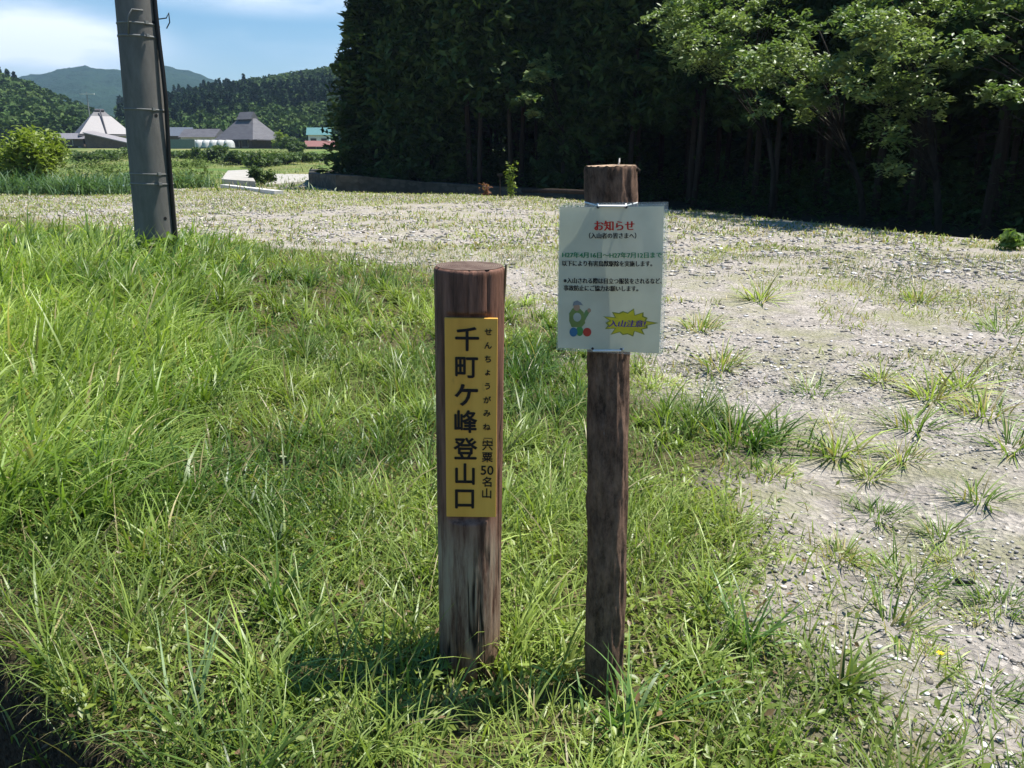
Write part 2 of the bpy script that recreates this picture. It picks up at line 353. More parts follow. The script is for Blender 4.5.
# dense tussocks with blades that arch from one root
nt_ = 900; tx, ty = region(nt_, 1.25, 9, .8); k = (gmask(tx, ty) > .4) & footprint(tx, ty); tx, ty = tx[k], ty[k]
per = 38; x = np.repeat(tx, per) + rng.normal(0, .018, len(tx) * per); y = np.repeat(ty, per) + rng.normal(0, .018, len(tx) * per); k = len(x)
sc_ = np.repeat(rng.uniform(.14, .42, len(tx)) * (1 + .6 * tall(tx, ty)), per); hue = np.repeat(rng.uniform(.75, 1.3, len(tx)), per)
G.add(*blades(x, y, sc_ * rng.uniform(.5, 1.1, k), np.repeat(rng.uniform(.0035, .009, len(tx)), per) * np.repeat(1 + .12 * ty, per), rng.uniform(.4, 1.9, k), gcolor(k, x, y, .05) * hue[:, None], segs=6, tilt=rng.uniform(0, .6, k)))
# long arching tussocks along the left side
tx = rng.uniform(-5, -.9, 420); ty = rng.uniform(2.3, 8, 420); k = (tall(tx, ty) > .35) & footprint(tx, ty); tx, ty = tx[k], ty[k]
per = 34; x = np.repeat(tx, per) + rng.normal(0, .03, len(tx) * per); y = np.repeat(ty, per) + rng.normal(0, .03, len(tx) * per); k = len(x)
hue = np.repeat(rng.uniform(.75, 1.25, len(tx)), per)
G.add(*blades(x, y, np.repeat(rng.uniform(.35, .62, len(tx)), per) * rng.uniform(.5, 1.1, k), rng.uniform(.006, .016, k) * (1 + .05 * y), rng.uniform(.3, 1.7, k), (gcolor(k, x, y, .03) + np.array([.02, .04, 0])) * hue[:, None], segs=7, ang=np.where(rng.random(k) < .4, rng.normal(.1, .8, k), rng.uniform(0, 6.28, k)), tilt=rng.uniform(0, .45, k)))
# thin dry grass lying in the mat
x, y = region(30000, 1.2, 8); k = (rng.random(len(x)) < gmask(x, y) * .8 + .3 * np.exp(-(gravd(x, y) / .6) ** 2) + .08) & footprint(x, y); x, y = x[k], y[k]; k = len(x)
G.add(*blades(x, y, rng.uniform(.05, .16, k), rng.uniform(.0018, .004, k), rng.uniform(.2, 1., k), np.array([.36, .3, .15])[None] * rng.uniform(.5, 1.15, (k, 1)), tilt=rng.uniform(.9, 1.5, k)))
# overhang along the ditch lip
u = rng.uniform(0, 1, 1300); x = DA.x + (DB.x - DA.x) * u * 1.3 + rng.normal(.09, .05, 1300); y = DA.y + (DB.y - DA.y) * u * 1.3 + rng.normal(.09, .04, 1300); k = len(x)
cc = np.where((rng.random(k) < .5)[:, None], np.array([.33, .27, .15])[None], np.array([.11, .18, .03])[None]) * rng.uniform(.5, 1.1, (k, 1))
G.add(*blades(x, y, rng.uniform(.05, .17, k), rng.uniform(.002, .005, k), rng.uniform(.6, 2.2, k), cc, ang=rng.normal(-2.5, .6, k), tilt=rng.uniform(.2, .9, k), z=height(x + .12, y + .12) * 1.0))
tag(G.build('grass', M['grass']), 'lush green grass and dry straw around the two posts', 'grass', kind='stuff')

# small broad leaves of clover and mugwort in the turf
def leaves(c, size, up=.7, elong=1.6, cols=None):
    n = len(c); nrm = rng.normal(0, 1, (n, 3)); nrm[:, 2] = np.abs(nrm[:, 2]) + up * 2; nrm /= np.linalg.norm(nrm, axis=1)[:, None]
    a = rng.normal(0, 1, (n, 3)); u = a - nrm * (a * nrm).sum(1)[:, None]; u /= np.linalg.norm(u, axis=1)[:, None]; v = np.cross(nrm, u)
    s = size[:, None]; el = elong
    P = [c - u * s * el * .5, c + v * s * .42 - u * s * .05 + nrm * s * .08, c + u * s * el * .55 - nrm * s * .12, c - v * s * .42 - u * s * .05 + nrm * s * .08]
    V = np.stack(P, 1).reshape(-1, 3); i = np.arange(n) * 4
    F = np.concatenate([np.stack([i, i + 1, i + 2], 1), np.stack([i, i + 2, i + 3], 1)])
    return V, F, (None if cols is None else np.repeat(cols, 4, 0))
Lf = Acc()
for (y0, y1, n, s0, s1) in ((1.1, 3.5, 36000, .008, .023), (3.2, 7.5, 17000, .010, .024), (7, 13.5, 9000, .02, .045)):
    x, y = region(n, y0, y1); cl = fbm(x * 2.2, y * 2.2, 77)
    k = (rng.random(n) < gmask(x, y) * sst(cl, .38, .58) * (1 - .7 * tall(x, y)) * (.1 + .9 * sst(-gravd(x, y), -.1, .5))) & footprint(x, y); x, y = x[k], y[k]; n = len(x)
    c = np.stack([x, y, height(x, y) + rng.uniform(.008, .085, n) * (1 + .05 * y)], 1)
    f = fbm(x * 1.5, y * 1.5, 90)[:, None]; cols = (np.array([.12, .19, .03]) * (1 - f) + np.array([.28, .32, .06]) * f) * rng.uniform(.7, 1.25, (n, 1)); dd_ = rng.random(n) < .05; cols[dd_] = np.array([.24, .15, .08]) * rng.uniform(.5, 1.2, (dd_.sum(), 1))
    Lf.add(*leaves(c, rng.uniform(s0, s1, n), .5, 1.7, cols))
tag(Lf.build('clover', M['grass']), 'low clover and small leafy weeds between the grass blades', 'ground cover', kind='stuff')

# thin short grass in patches over the gravel lot and the fields behind
Sp = Acc()
for (y0, y1, n, h0, h1, w0, w1, th) in ((1.5, 6, 22000, .02, .12, .002, .006, .44), (5, 14, 70000, .03, .12, .006, .014, .43), (13, 38, 100000, .04, .15, .015, .04, .41)):
    x, y = region(n, y0, y1, .85); f = .6 * fbm(x * .45, y * .6, 121) + .4 * fbm(x * 1.9, y * 1.9, 122)
    eb = sst(edged(x, y), -3.5, -.8) * .12 + .07 * sst(y, 22, 32) + .1 * sst(-x - .45 * y, 0, 5)
    k = (rng.random(n) < sst(f + eb, th, th + .12)) & (gravd(x, y) > -.6) & (edged(x, y) < .1); x, y = x[k], y[k]; n = len(x)
    cols = gcolor(n, x, y, .3) * rng.uniform(.9, 1.2, (n, 1)) + np.array([.03, .01, .01])
    Sp.add(*blades(x, y, rng.uniform(h0, h1, n), rng.uniform(w0, w1, n), rng.uniform(.3, 1.4, n), cols, segs=2))
x, y = region(42000, 30, 110, 1., 0); k = (edged(x, y) < -.3) & (x < -2) & (y > 33) & (fbm(x * .12, y * .12, 140) > rng.uniform(.3, .6, len(x))); x, y = x[k], y[k]; n = len(x)
Sp.add(*blades(x, y, rng.uniform(.15, .5, n), rng.uniform(.03, .09, n), rng.uniform(.2, 1.2, n), gcolor(n, x * .1, y * .1, .18) * .8, segs=2))
tag(Sp.build('meadow_grass', M['grass']), 'thin yellowish grass over the gravel and the fields behind', 'grass', kind='stuff')

# ------------------------------------------------------------------ countable grass tufts on the gravel
def tuft_mesh(name, n, h, w, seed, dry=.15, spread=.03, curve=(.2, 1.4)):
    global rng
    keep = rng; rng = np.random.default_rng(seed)
    x = rng.normal(0, spread, n); y = rng.normal(0, spread, n)
    V, F, C = blades(x, y, h * rng.uniform(.45, 1.1, n), w * rng.uniform(.6, 1.2, n), rng.uniform(*curve, n), gcolor(n, x + seed, y, dry) * 1.3, segs=6, z=np.zeros(n) - .005, tilt=rng.uniform(0, 1.2, n), ang=np.arctan2(y, x) + rng.normal(0, .5, n))
    o = mesh(name, V, F, M['grass'], col=C); rng = keep; return o
protos = [tuft_mesh('grass_tuft', (90, 150, 70, 210, 130)[k], (.16, .11, .19, .07, .13)[k], (.005, .004, .007, .004, .005)[k], 5 + k, .12 + .07 * k, (.03, .035, .02, .035, .03)[k]) for k in range(5)]
TG = 'grass tufts rooted in the gravel'
spots = [(735, 440, 1.7, 'large bright green tuft nearest the right side of the notice post'), (838, 448, 1.1, 0), (902, 458, .9, 0), (930, 400, 1.2, 0), (985, 415, 1.3, 0), (810, 392, 1.1, 0), (720, 365, 1.3, 0),
         (880, 505, .9, 0), (960, 555, .9, 0), (905, 570, 1.1, 0), (770, 470, 1., 0), (945, 530, .8, 0), (660, 380, 1., 0), (1010, 450, 1.2, 0), (880, 382, .8, 0), (980, 500, .9, 0), (870, 470, .7, 0),
         (700, 330, 1.2, 0), (760, 300, 1.2, 0), (920, 300, 1.3, 0), (1000, 330, 1.4, 0), (840, 550, .8, 0), (1000, 600, .8, 0), (925, 650, .8, 0), (985, 680, .8, 0), (830, 420, .8, 0), (915, 430, 1.2, 0), (985, 610, .7, 0), (890, 620, .9, 0), (960, 390, 1.1, 0)]
used = [False] * 5
for k, (px, py, s, lab) in enumerate(spots):
    j = (k * 7 + k // 3) % 5 if k else 0; o = protos[j] if not used[j] else protos[j].copy()
    if used[j]: COL.objects.link(o)
    used[j] = True; p = gp(px, py); o.location = (p.x, p.y, hz(p.x, p.y)); s2 = s * (1.3 + .11 * p.y); o.scale = (s2, s2, s2 * .8); o.rotation_euler.z = k * 1.7
    tag(o, lab or ('pale grass tuft in the far part of the gravel, right of the white notice' if py < 370 else 'grass tuft on the gravel close to the right edge of the photo' if px > 940 else 'small weedy tuft in the near gravel below the black plastic scrap' if py > 580 else 'grass tuft at the border of the grass and the gravel, right of the notice post' if px < 790 else 'grass tuft standing in the open middle of the bare gravel on the right'), 'grass tuft', TG)
# long arching blades, front left
nb = 16; ang = rng.uniform(0, 6.28, nb); ang[:7] = rng.normal(2.4, .45, 7)
V, F, C = blades(rng.normal(0, .02, nb), rng.normal(0, .02, nb), rng.uniform(.3, .5, nb), rng.uniform(.007, .012, nb), rng.uniform(.3, 1., nb), np.array([.16, .24, .10])[None] * rng.uniform(.8, 1.3, (nb, 1)), segs=9, ang=ang, z=np.zeros(nb), tilt=rng.uniform(.05, .7, nb))
o = mesh('silver_grass', V, F, M['grass'], col=C); p = gp(185, 740); o.location = (p.x, p.y, hz(p.x, p.y))
tag(o, 'coarse grass clump with long pale arching blades in the bottom left foreground by the dark ditch', 'grass clump')
# broad leaves right front of the notice post
nb = 40; V, F, C = blades(rng.normal(0, .05, nb), rng.normal(0, .04, nb), rng.uniform(.15, .38, nb), rng.uniform(.007, .013, nb), rng.uniform(.3, 1.5, nb), np.array([.13, .23, .06])[None] * rng.uniform(.7, 1.4, (nb, 1)), segs=9, z=np.zeros(nb), tilt=rng.uniform(.0, .8, nb))
o = mesh('broad_grass_clump', V, F, M['grass'], col=C); p = gp(628, 735); o.location = (p.x, p.y, hz(p.x, p.y))
tag(o, 'broad bladed green grass clump at the foot of the bark covered notice post', 'grass clump')
o = o.copy(); COL.objects.link(o); p = gp(745, 650); o.location = (p.x, p.y, hz(p.x, p.y)); o.rotation_euler.z = 2; o.scale = (.9,) * 3
tag(o, 'broad bladed green grass clump at the edge of the gravel right of both posts', 'grass clump')

# stray objects on the lot
p = gp(965, 577); z0 = hz(p.x, p.y); rt = empty('plastic_scrap', (p.x, p.y, z0 + .008), 'small black plastic scrap lying on bare gravel at the right edge', 'litter', rz=-.3)
mb = MB(); mb.tube([(-.03, 0, 0), (-.022, 0, .003), (.022, .002, .003), (.03, .002, 0)], [.007, .012, .012, .006], 10); mb.build('scrap_body', plain('black_plastic', (.015, .015, .016), .4), rt, True)
for px, py, s, lab in ((880, 645, .014, 'pale stone half buried among weeds at the lower right'), (1012, 742, .02, 'grey stone lying in the bottom right corner'), (598, 0, 0, '')):
    if s:
        q = gp(px, py); o = stones('stone', np.array([q.x]), np.array([q.y]), np.array([s]), np.array([[.5, .47, .42]])); tag(o, lab, 'stone')
q = gp(938, 662); z0 = hz(q.x, q.y); rt = empty('yellow_flower', (q.x, q.y, z0), 'tiny yellow flower blooming in the weeds at the lower right', 'flower')
MB().tube([(0, 0, 0), (.004, 0, .03), (.002, 0, .06)], .0012, 5).build('stem', M['weed'], rt)
mb = MB()
for k in range(8):
    a = k * math.pi / 4; ca, sa = math.cos(a), math.sin(a)
    mb.add([(.002, 0, .06), (.002 + .008 * ca - .003 * sa, .008 * sa + .003 * ca, .064), (.002 + .013 * ca, .013 * sa, .063), (.002 + .008 * ca + .003 * sa, .008 * sa - .003 * ca, .064)], [(0, 1, 2, 3)])
mb.build('petals', plain('yellow_petal', (.85, .6, .02), .5), rt)

# ------------------------------------------------------------------ trailhead post
def text_mesh(body, size, loc, mat, name='lettering', offset=.0, shear=0, sx=1., align='CENTER', extrude=.0008):
    c = bpy.data.curves.new('t', 'FONT'); c.body = body; c.size = size; c.align_x = align; c.align_y = 'CENTER'; c.offset = offset * size; c.extrude = extrude; c.shear = shear; c.resolution_u = 3
    o = bpy.data.objects.new('t', c); COL.objects.link(o); dg = bpy.context.evaluated_depsgraph_get()
    me = bpy.data.meshes.new_from_object(o.evaluated_get(dg)); bpy.data.objects.remove(o)
    n = len(me.vertices); co = np.zeros(n * 3, np.float32); me.vertices.foreach_get('co', co); co = co.reshape(-1, 3)
    if align == 'CENTER': co[:, :2] -= (co[:, :2].min(0) + co[:, :2].max(0)) / 2
    V = np.stack([co[:, 0] * sx + loc[0], -co[:, 2] + loc[1], co[:, 1] + loc[2]], 1)
    F = [tuple(p.vertices) for p in me.polygons]; return V, F
def join_text(items, name, mat, parent, bold=.0):
    mb = MB()
    for V, F in items:
        for c_ in range(5 if bold else 1):
            dx, dz = ((0, 0), (bold, 0), (-bold, 0), (0, bold), (0, -bold))[c_]
            mb.add((V + np.array([[dx, -.00012 * c_, dz]])).tolist(), F)
    return mb.build(name, mat, parent)

PB = at(470, 683, 2.11); PB.z = hz(PB.x, 2.11) - .04; PT = at(469.5, 266, 2.11)
H1 = PT.z - PB.z
tp = empty('trailhead_post', PB, 'thick reddish brown wooden post with a yellow name plate on its flattened face', 'post')
tp.rotation_euler = (0, math.atan2(PT.x - PB.x, H1), 0)
zs = np.linspace(0, H1, 220); ths = np.linspace(0, 2 * np.pi, 128, endpoint=False)
TH, ZZ = np.meshgrid(ths, zs)
r = .0905 + .003 * ZZ / H1 + .0022 * (fbm(TH * 3.2 + 9, ZZ * 1.5, 5) - .5) + .0022 * (vnoise(np.abs(TH - np.pi) * 14, ZZ * 1.8, 8) - .5)
r -= .004 * sst(ZZ, H1 - .008, H1) + .006 * sst(np.abs(vnoise(TH * 5.1, ZZ * .7, 3) - .5), .04, 0)
vx = r * np.cos(TH); vy = r * np.sin(TH)
z_top = at(470, 316, 2.0).z - PB.z; z_bot = at(470, 523, 2.02).z - PB.z
rec = sst(ZZ, z_bot - .006, z_bot + .003) * (1 - sst(ZZ, z_top - .001, z_top + .003))
flat = -.0725; fl = vy < flat
vy = np.where(fl, vy * (1 - rec) + flat * rec, vy)
V = np.stack([vx.ravel(), vy.ravel(), ZZ.ravel()], 1); nt2 = len(ths); ii = []
for k in range(len(zs) - 1):
    a = np.arange(nt2); b = (a + 1) % nt2; ii.append(np.stack([k * nt2 + a, k * nt2 + b, (k + 1) * nt2 + b, (k + 1) * nt2 + a], 1))
V = np.vstack([V, [(0, 0, H1 - .001)]]); a = np.arange(nt2); b = (a + 1) % nt2; top = (len(zs) - 1) * nt2
F = [np.concatenate(ii), np.stack([top + a, top + b, np.full(nt2, len(V) - 1)], 1)]
m = NM('stained_log', .72, .25); g1 = m.noise(26, 9, .75, (1, 1, .10)); g2 = m.noise(5, 5, .6, (1, 1, .25)); g3 = m.noise(60, 4, .6, (1, 1, .03))
c = m.mix(m.ramp(g1, [(.35, 0.), (.65, 1.)]), (.065, .032, .022), (.27, .135, .092))
sz = m.n('ShaderNodeSeparateXYZ'); m.l(m.tc.outputs['Object'], sz.inputs[0])
lowm = m.n('ShaderNodeMapRange'); lowm.inputs[1].default_value = z_bot + .02; lowm.inputs[2].default_value = z_bot - .1; m.l(sz.outputs[2], lowm.inputs[0])
lo2 = m.n('ShaderNodeMapRange'); lo2.inputs[1].default_value = .02; lo2.inputs[2].default_value = .3; m.l(sz.outputs[2], lo2.inputs[0])
mm = m.n('ShaderNodeMath', operation='MULTIPLY'); m.l(lowm.outputs[0], mm.inputs[0]); m.l(lo2.outputs[0], mm.inputs[1])
mm2 = m.n('ShaderNodeMath', operation='MULTIPLY'); m.l(mm.outputs[0], mm2.inputs[0]); m.l(m.ramp(g1, [(.42, .0), (.6, .9)]), mm2.inputs[1])
c = m.mix(mm2.outputs[0], c, (.36, .28, .20))
ck = m.ramp(m.noise(19, 3, .5, (1, 1, .045), (7, 1, 0)), [(.475, 0.), (.495, 1.), (.505, 1.), (.525, 0.)]); ckm = m.n('ShaderNodeMath', operation='MULTIPLY'); m.l(ck, ckm.inputs[0]); m.l(m.ramp(g2, [(.45, 0.), (.55, 1.)]), ckm.inputs[1]); c = m.mix(ckm.outputs[0], c, (.018, .011, .009))
c = m.mix(m.ramp(m.noise(14, 8, .75, (1, 1, .16), (3, 0, 0)), [(.6, 0.), (.72, .6)]), c, (.26, .22, .2))
hs_ = m.n('ShaderNodeMath', operation='SUBTRACT'); m.l(g1, hs_.inputs[0]); m.l(ckm.outputs[0], hs_.inputs[1]); m.color(c).bump(hs_.outputs[0], .9, .006); M['log'] = m.m
mesh('log', V, F, m.m, tp, smooth=True)
# end grain disc
mb = MB(); rr = .0885; mb.v = [(rr * math.cos(t) * (1 + .01 * math.sin(5 * t)), rr * math.sin(t), H1 + .0015) for t in np.linspace(0, 2 * math.pi, 64, endpoint=False)]; mb.f = [tuple(range(64))]
m = NM('end_grain', .9, .1); wv = m.n('ShaderNodeTexWave', wave_type='RINGS', rings_direction='Z'); wv.inputs['Scale'].default_value = 55; wv.inputs['Distortion'].default_value = 2; wv.inputs['Detail'].default_value = 3
m.l(m.tc.outputs['Object'], wv.inputs[0]); c = m.mix(wv.outputs[1], (.10, .07, .055), (.2, .15, .12)); c = m.mix(m.ramp(m.noise(25, 6, .7), [(.4, 0.), (.65, .8)]), c, (.06, .035, .03)); m.color(c).bump(wv.outputs[1], .4, .003)
mb.build('cut_end', m.m, tp)
# splinter at the right side
p = lambda px, py: (lambda q: (q.x - PB.x, q.y - PB.y, q.z - PB.z))(at(px, py, 2.10))
MB().tube([p(497.5, 303), p(498.5, 285), p(499.5, 264)], [.0035, .004, .0028], 6).build('splinter', plain('splinter_wood', (.16, .13, .07), .8), tp)
# plate
YP = PB.y + flat - .010
corn = [at(441.5, 517, YP), at(492.5, 516.5, YP), at(492.5, 318, YP), at(440.5, 318, YP)]
x0, x1 = (corn[0].x + corn[3].x) / 2 - PB.x, (corn[1].x + corn[2].x) / 2 - PB.x; zb, zt = corn[0].z - PB.z, corn[2].z - PB.z
cxp, czp = (x0 + x1) / 2, (zb + zt) / 2; yp = YP - PB.y
mb = MB(); mb.box((cxp, yp + .005, czp), (x1 - x0, .009, zt - zb))
m = NM('yellow_plate', .45, .4); g1 = m.noise(9, 6, .6, (1, 1, .06)); c = m.mix(m.ramp(g1, [(.35, 0.), (.65, 1.)]), (.66, .32, .045), (.84, .46, .085))
c = m.mix(m.ramp(m.noise(30, 7, .7, (1, 1, .4)), [(.62, 0.), (.75, .5)]), c, (.35, .2, .05)); m.color(c).bump(g1, .15, .002)
plate = mb.build('name_plate', m.m, tp)
bv = plate.modifiers.new('b', 'BEVEL'); bv.width = .0015; bv.segments = 2
ink = plain('sign_ink', (.012, .01, .012), .5)
def pz(py): return at(470, py, YP).z - PB.z
def pxx(px, py): return at(px, py, YP).x - PB.x
yt = yp - .0003; items = []
for ch, py in zip('千町ヶ峰登山口', (339, 367.5, 395, 421.5, 448.5, 474, 499)):
    s = dict(zip('千町ヶ峰登山口', (.068, .066, .084, .067, .067, .066, .068)))[ch]
    items.append(text_mesh(ch, s, (pxx(461.5, py), yt, pz(py)), ink, offset=0, sx=.98))
join_text(items, 'lettering', ink, plate, .0013)
items = []
for k, ch in enumerate('せんちょうがみね'):
    py = 331.5 + k * 13.6; items.append(text_mesh(ch, .021 if ch != 'ょ' else .021, (pxx(482.5, py), yt, pz(py)), ink, offset=0))
for ch, py, s in (('宍', 445, .031), ('粟', 457, .031), ('名', 481.5, .031), ('山', 493, .031)):
    items.append(text_mesh(ch, s, (pxx(483.5, py), yt, pz(py)), ink, offset=0))
items.append(text_mesh('50', .037, (pxx(483.5, 470), yt, pz(470)), ink, offset=0))
join_text(items, 'reading_lettering', ink, plate, .0004)
mb = MB()   # bracket line above 宍粟
mb.box((pxx(484, 438), yt, pz(438)), (.022, .0014, .0012)); mb.box((pxx(479.8, 439), yt - .0002, pz(440)), (.0012, .0014, .007)); mb.box((pxx(488.2, 439), yt - .0002, pz(440)), (.0012, .0014, .007)); mb.build('bracket_mark', ink, plate)

# ------------------------------------------------------------------ bark covered notice post
QB = at(604, 700, 2.01); QB.z = hz(QB.x, 2.01) - .05; QT = at(611.5, 166, 2.01); H2 = QT.z - QB.z
np_ = empty('notice_post', QB, 'thin round post still covered in dark rough bark, with a sawn flat top', 'post')
np_.rotation_euler = (0, math.atan2(QT.x - QB.x, H2), 0)
zs = np.linspace(0, H2, 320); ths = np.linspace(0, 2 * np.pi, 112, endpoint=False); TH, ZZ = np.meshgrid(ths, zs); cxn, syn = np.cos(TH), np.sin(TH)
r = .0505 + .008 * sst(ZZ, H2 - .5, H2 - .1) + .0035 * (vnoise(cxn * 1.5 + 4, ZZ * 6 + syn, 5) - .5) * 2 + .009 * (fbm(cxn * 7 + syn * 5, ZZ * 9 + syn * 3, 12) - .5) + .005 * (1 - np.abs(2 * vnoise(TH * 5.1, ZZ * 7 + TH, 33) - 1)) * (np.abs(TH - 3.14) < 3.1) + .004 * (fbm(cxn * 26 + 3, ZZ * 20 + syn * 22, 14) - .5)
r -= .002 * sst(ZZ, H2 - .006, H2)
V = np.stack([(r * cxn).ravel(), (r * syn).ravel(), ZZ.ravel()], 1); nt2 = len(ths); ii = []
for k in range(len(zs) - 1):
    a = np.arange(nt2); b = (a + 1) % nt2; ii.append(np.stack([k * nt2 + a, k * nt2 + b, (k + 1) * nt2 + b, (k + 1) * nt2 + a], 1))
m = NM('rough_bark', .9, .15); g1 = m.noise(34, 10, .8, (1, 1, .4)); g2 = m.noise(8, 4, .6, (1, 1, .5))
c = m.mix(m.ramp(g1, [(.36, 0.), (.64, 1.)]), (.048, .029, .021), (.31, .195, .135)); c = m.mix(m.ramp(g2, [(.55, 0.), (.7, .6)]), c, (.13, .07, .05)); c = m.mix(m.ramp(m.noise(40, 6, .7, (1, 1, .4), (2, 2, 2)), [(.66, 0.), (.74, .8)]), c, (.33, .3, .28))
m.color(c).bump(g1, 1., .012)
mesh('bark_log', V, np.concatenate(ii), m.m, np_, smooth=True)
rt_ = r[-1]; mb = MB(); mb.v = [(rt_[k] * math.cos(ths[k]), rt_[k] * math.sin(ths[k]), H2 + .002 * math.sin(k * .9) ) for k in range(nt2)] + [(0, 0, H2 + .004)]; mb.f = [(k, (k + 1) % nt2, nt2) for k in range(nt2)]
mb.build('cut_end', plain('sawn_wood', (.36, .25, .16), .9, var=.3, scale=40), np_, True)
mb = MB(); mb.tube([(.012, -.02, H2 - .005), (.016, -.022, H2 + .009), (.017, -.018, H2 + .018)], [.0022, .002, .0016], 6); mb.build('splinter', plain('pale_wood', (.75, .7, .6), .8), np_)
mb = MB(); mb.tube([(.045, -.02, H2 - .012), (.06, -.024, H2 - .008), (.067, -.02, H2 - .012)], [.006, .005, .002], 6); mb.build('bark_flake', M['bark'], np_)

# ------------------------------------------------------------------ laminated notice
YS = 2.01 - .072
cs = [at(556.5, 351, YS), at(661.5, 357.5, YS), at(666.5, 204, YS), at(558.5, 205, YS)]
NB = (cs[0] + cs[1]) / 2
ns = empty('laminated_notice', NB, 'white laminated paper notice with red, green and black writing tied to the bark covered post', 'notice')
def sheet(u, v, dy=0):   # u,v in 0..1 from bottom left
    p = (cs[0] * (1 - u) + cs[1] * u) * (1 - v) + (cs[3] * (1 - u) + cs[2] * u) * v - NB
    bow = .010 * (2 * u - 1) ** 2 + .004 * math.sin(v * 5 + u * 2) + .005 * (1 - v) * math.sin(u * 4.5) + .006 * (u * (1 - v) ** 3)
    return Vector((p.x, bow + dy, p.z))
def grid(name, u0, u1, v0, v1, dy, mat, nu=26, nv=34, thick=None):
    V = [sheet(u0 + (u1 - u0) * i / nu, v0 + (v1 - v0) * j / nv, dy) for j in range(nv + 1) for i in range(nu + 1)]
    F = [(j * (nu + 1) + i, j * (nu + 1) + i + 1, (j + 1) * (nu + 1) + i + 1, (j + 1) * (nu + 1) + i) for j in range(nv) for i in range(nu)]
    o = mesh(name, V, F, mat, ns, smooth=True); return o
m = NM('notice_paper', .25, .5); cpap = m.mix(m.ramp(m.noise(9, 4, .6), [(.4, 0.), (.6, 1.)]), (.76, .72, .55), (.84, .80, .62))
m.color(cpap); m.b.inputs['Coat Weight'].default_value = .6; m.b.inputs['Coat Roughness'].default_value = .12
tr = m.n('ShaderNodeBsdfTranslucent'); tr.inputs[0].default_value = (.52, .53, .42, 1); ms = m.n('ShaderNodeMixShader'); ms.inputs[0].default_value = .32
m.l(m.b.outputs[0], ms.inputs[1]); m.l(tr.outputs[0], ms.inputs[2]); m.l(ms.outputs[0], m.t.nodes['Material Output'].inputs[0]); m.bump(m.noise(11, 3, .5), .25, .01)
grid('paper', .012, .985, .018, .985, 0, m.m)
m = NM('laminate_film', .1, .5); m.color((.85, .9, .88)); tb = m.n('ShaderNodeBsdfTransparent'); tb.inputs[0].default_value = (.93, .96, .95, 1); ms = m.n('ShaderNodeMixShader'); ms.inputs[0].default_value = .78
m.l(m.b.outputs[0], ms.inputs[1]); m.l(tb.outputs[0], ms.inputs[2]); m.l(ms.outputs[0], m.t.nodes['Material Output'].inputs[0])
grid('laminate_film', 0, 1.0, 0, 1.0, .0016, m.m)
grid('backing_film', .03, 1.03, .02, 1.012, .0032, m.m)
SW = cs[1].x - cs[0].x + .003; SH = (cs[3].z - cs[0].z)
def on_sheet(px, py):  # pixel -> u,v
    p = at(px, py, YS); u = (p.x - cs[0].x) / (cs[1].x - cs[0].x)
    zb_ = cs[0].z * (1 - u) + cs[1].z * u; zt_ = cs[3].z * (1 - u) + cs[2].z * u; v = (p.z - zb_) / (zt_ - zb_)
    xl = cs[0].x * (1 - v) + cs[3].x * v; xr = cs[1].x * (1 - v) + cs[2].x * v; return (p.x - xl) / (xr - xl), v
def stext(body, x0, x1, y, hpx, mat, name, bold=.35, shear=0):
    V, F = text_mesh(body, 1, (0, 0, 0), mat, offset=0, shear=shear, align='LEFT', extrude=0)
    a, b = V[:, 0].min(), V[:, 0].max(); out = []; FF = []
    ym = (V[:, 2].min() + V[:, 2].max()) / 2
    for c_ in range(3):     # struck three times a hair apart: bold print
        for vx_, _, vz_ in V:
            px = x0 + (vx_ - a) / (b - a) * (x1 - x0) + (c_ - 1) * bold; py = y - (vz_ - ym) * hpx; u, v = on_sheet(px, py); out.append(sheet(u, v, -.0012 - .00015 * c_))
        FF += [tuple(k + c_ * len(V) for k in f) for f in F]
    return mesh(name, out, FF, mat, ns)
red = plain('red_ink', (.62, .02, .015), .4); grn = plain('green_ink', (.02, .25, .1), .4); blk = plain('black_ink', (.015, .015, .02), .4); prp = plain('purple_ink', (.12, .05, .3), .4)
stext('お知らせ', 594.5, 634, 225.5, 11, red, 'heading_lettering', .4)
stext('（入山者の皆さまへ）', 589, 636, 235.5, 6.2, blk, 'subheading_lettering', .22)
stext('H27年4月16日～H27年7月12日まで', 562.5, 662, 255, 6.4, grn, 'date_lettering', .22)
stext('以下により有害鳥獣駆除を実施します。', 562.5, 652, 263.5, 6.2, blk, 'body_lettering', .22)
stext('※入山される際は目立つ服装をされるなど、', 564, 662, 281, 6.2, blk, 'body_lettering', .22)
stext('事故防止にご協力お願いします。', 564, 638, 288.5, 6.2, blk, 'body_lettering', .22)
def spoly(pts, mat, name, dy=-.0010):
    V = [sheet(*on_sheet(*p), dy) for p in pts]; V = [sum(V, Vector()) / len(V)] + V
    return mesh(name, V, [(0, k, k % (len(V) - 1) + 1) for k in range(1, len(V))], mat, ns)
def ell(cx, cy, rx, ry, n=18): return [(cx + rx * math.cos(-2 * math.pi * k / n), cy + ry * math.sin(-2 * math.pi * k / n)) for k in range(n)]
burst = []
for k in range(28):
    a = 2 * math.pi * k / 28; rr = (1.0 if k % 2 == 0 else .74) * (1 + .12 * math.sin(k * 2.1)); burst.append((628 + 25 * rr * math.cos(a) * (1.25 if k == 0 else 1), 323.5 + 14 * rr * math.sin(-a) * -1))
spoly(burst, plain('olive_ink', (.28, .3, .05), .4), 'starburst_edge', -.0008)
spoly([(628 + (x - 628) * .9, 323.5 + (y - 323.5) * .9) for x, y in burst], plain('yellow_ink', (.68, .56, .04), .4), 'starburst', -.0011)
stext('入山注意!', 609, 646, 324, 7.5, prp, 'warning_lettering', .3, .2)
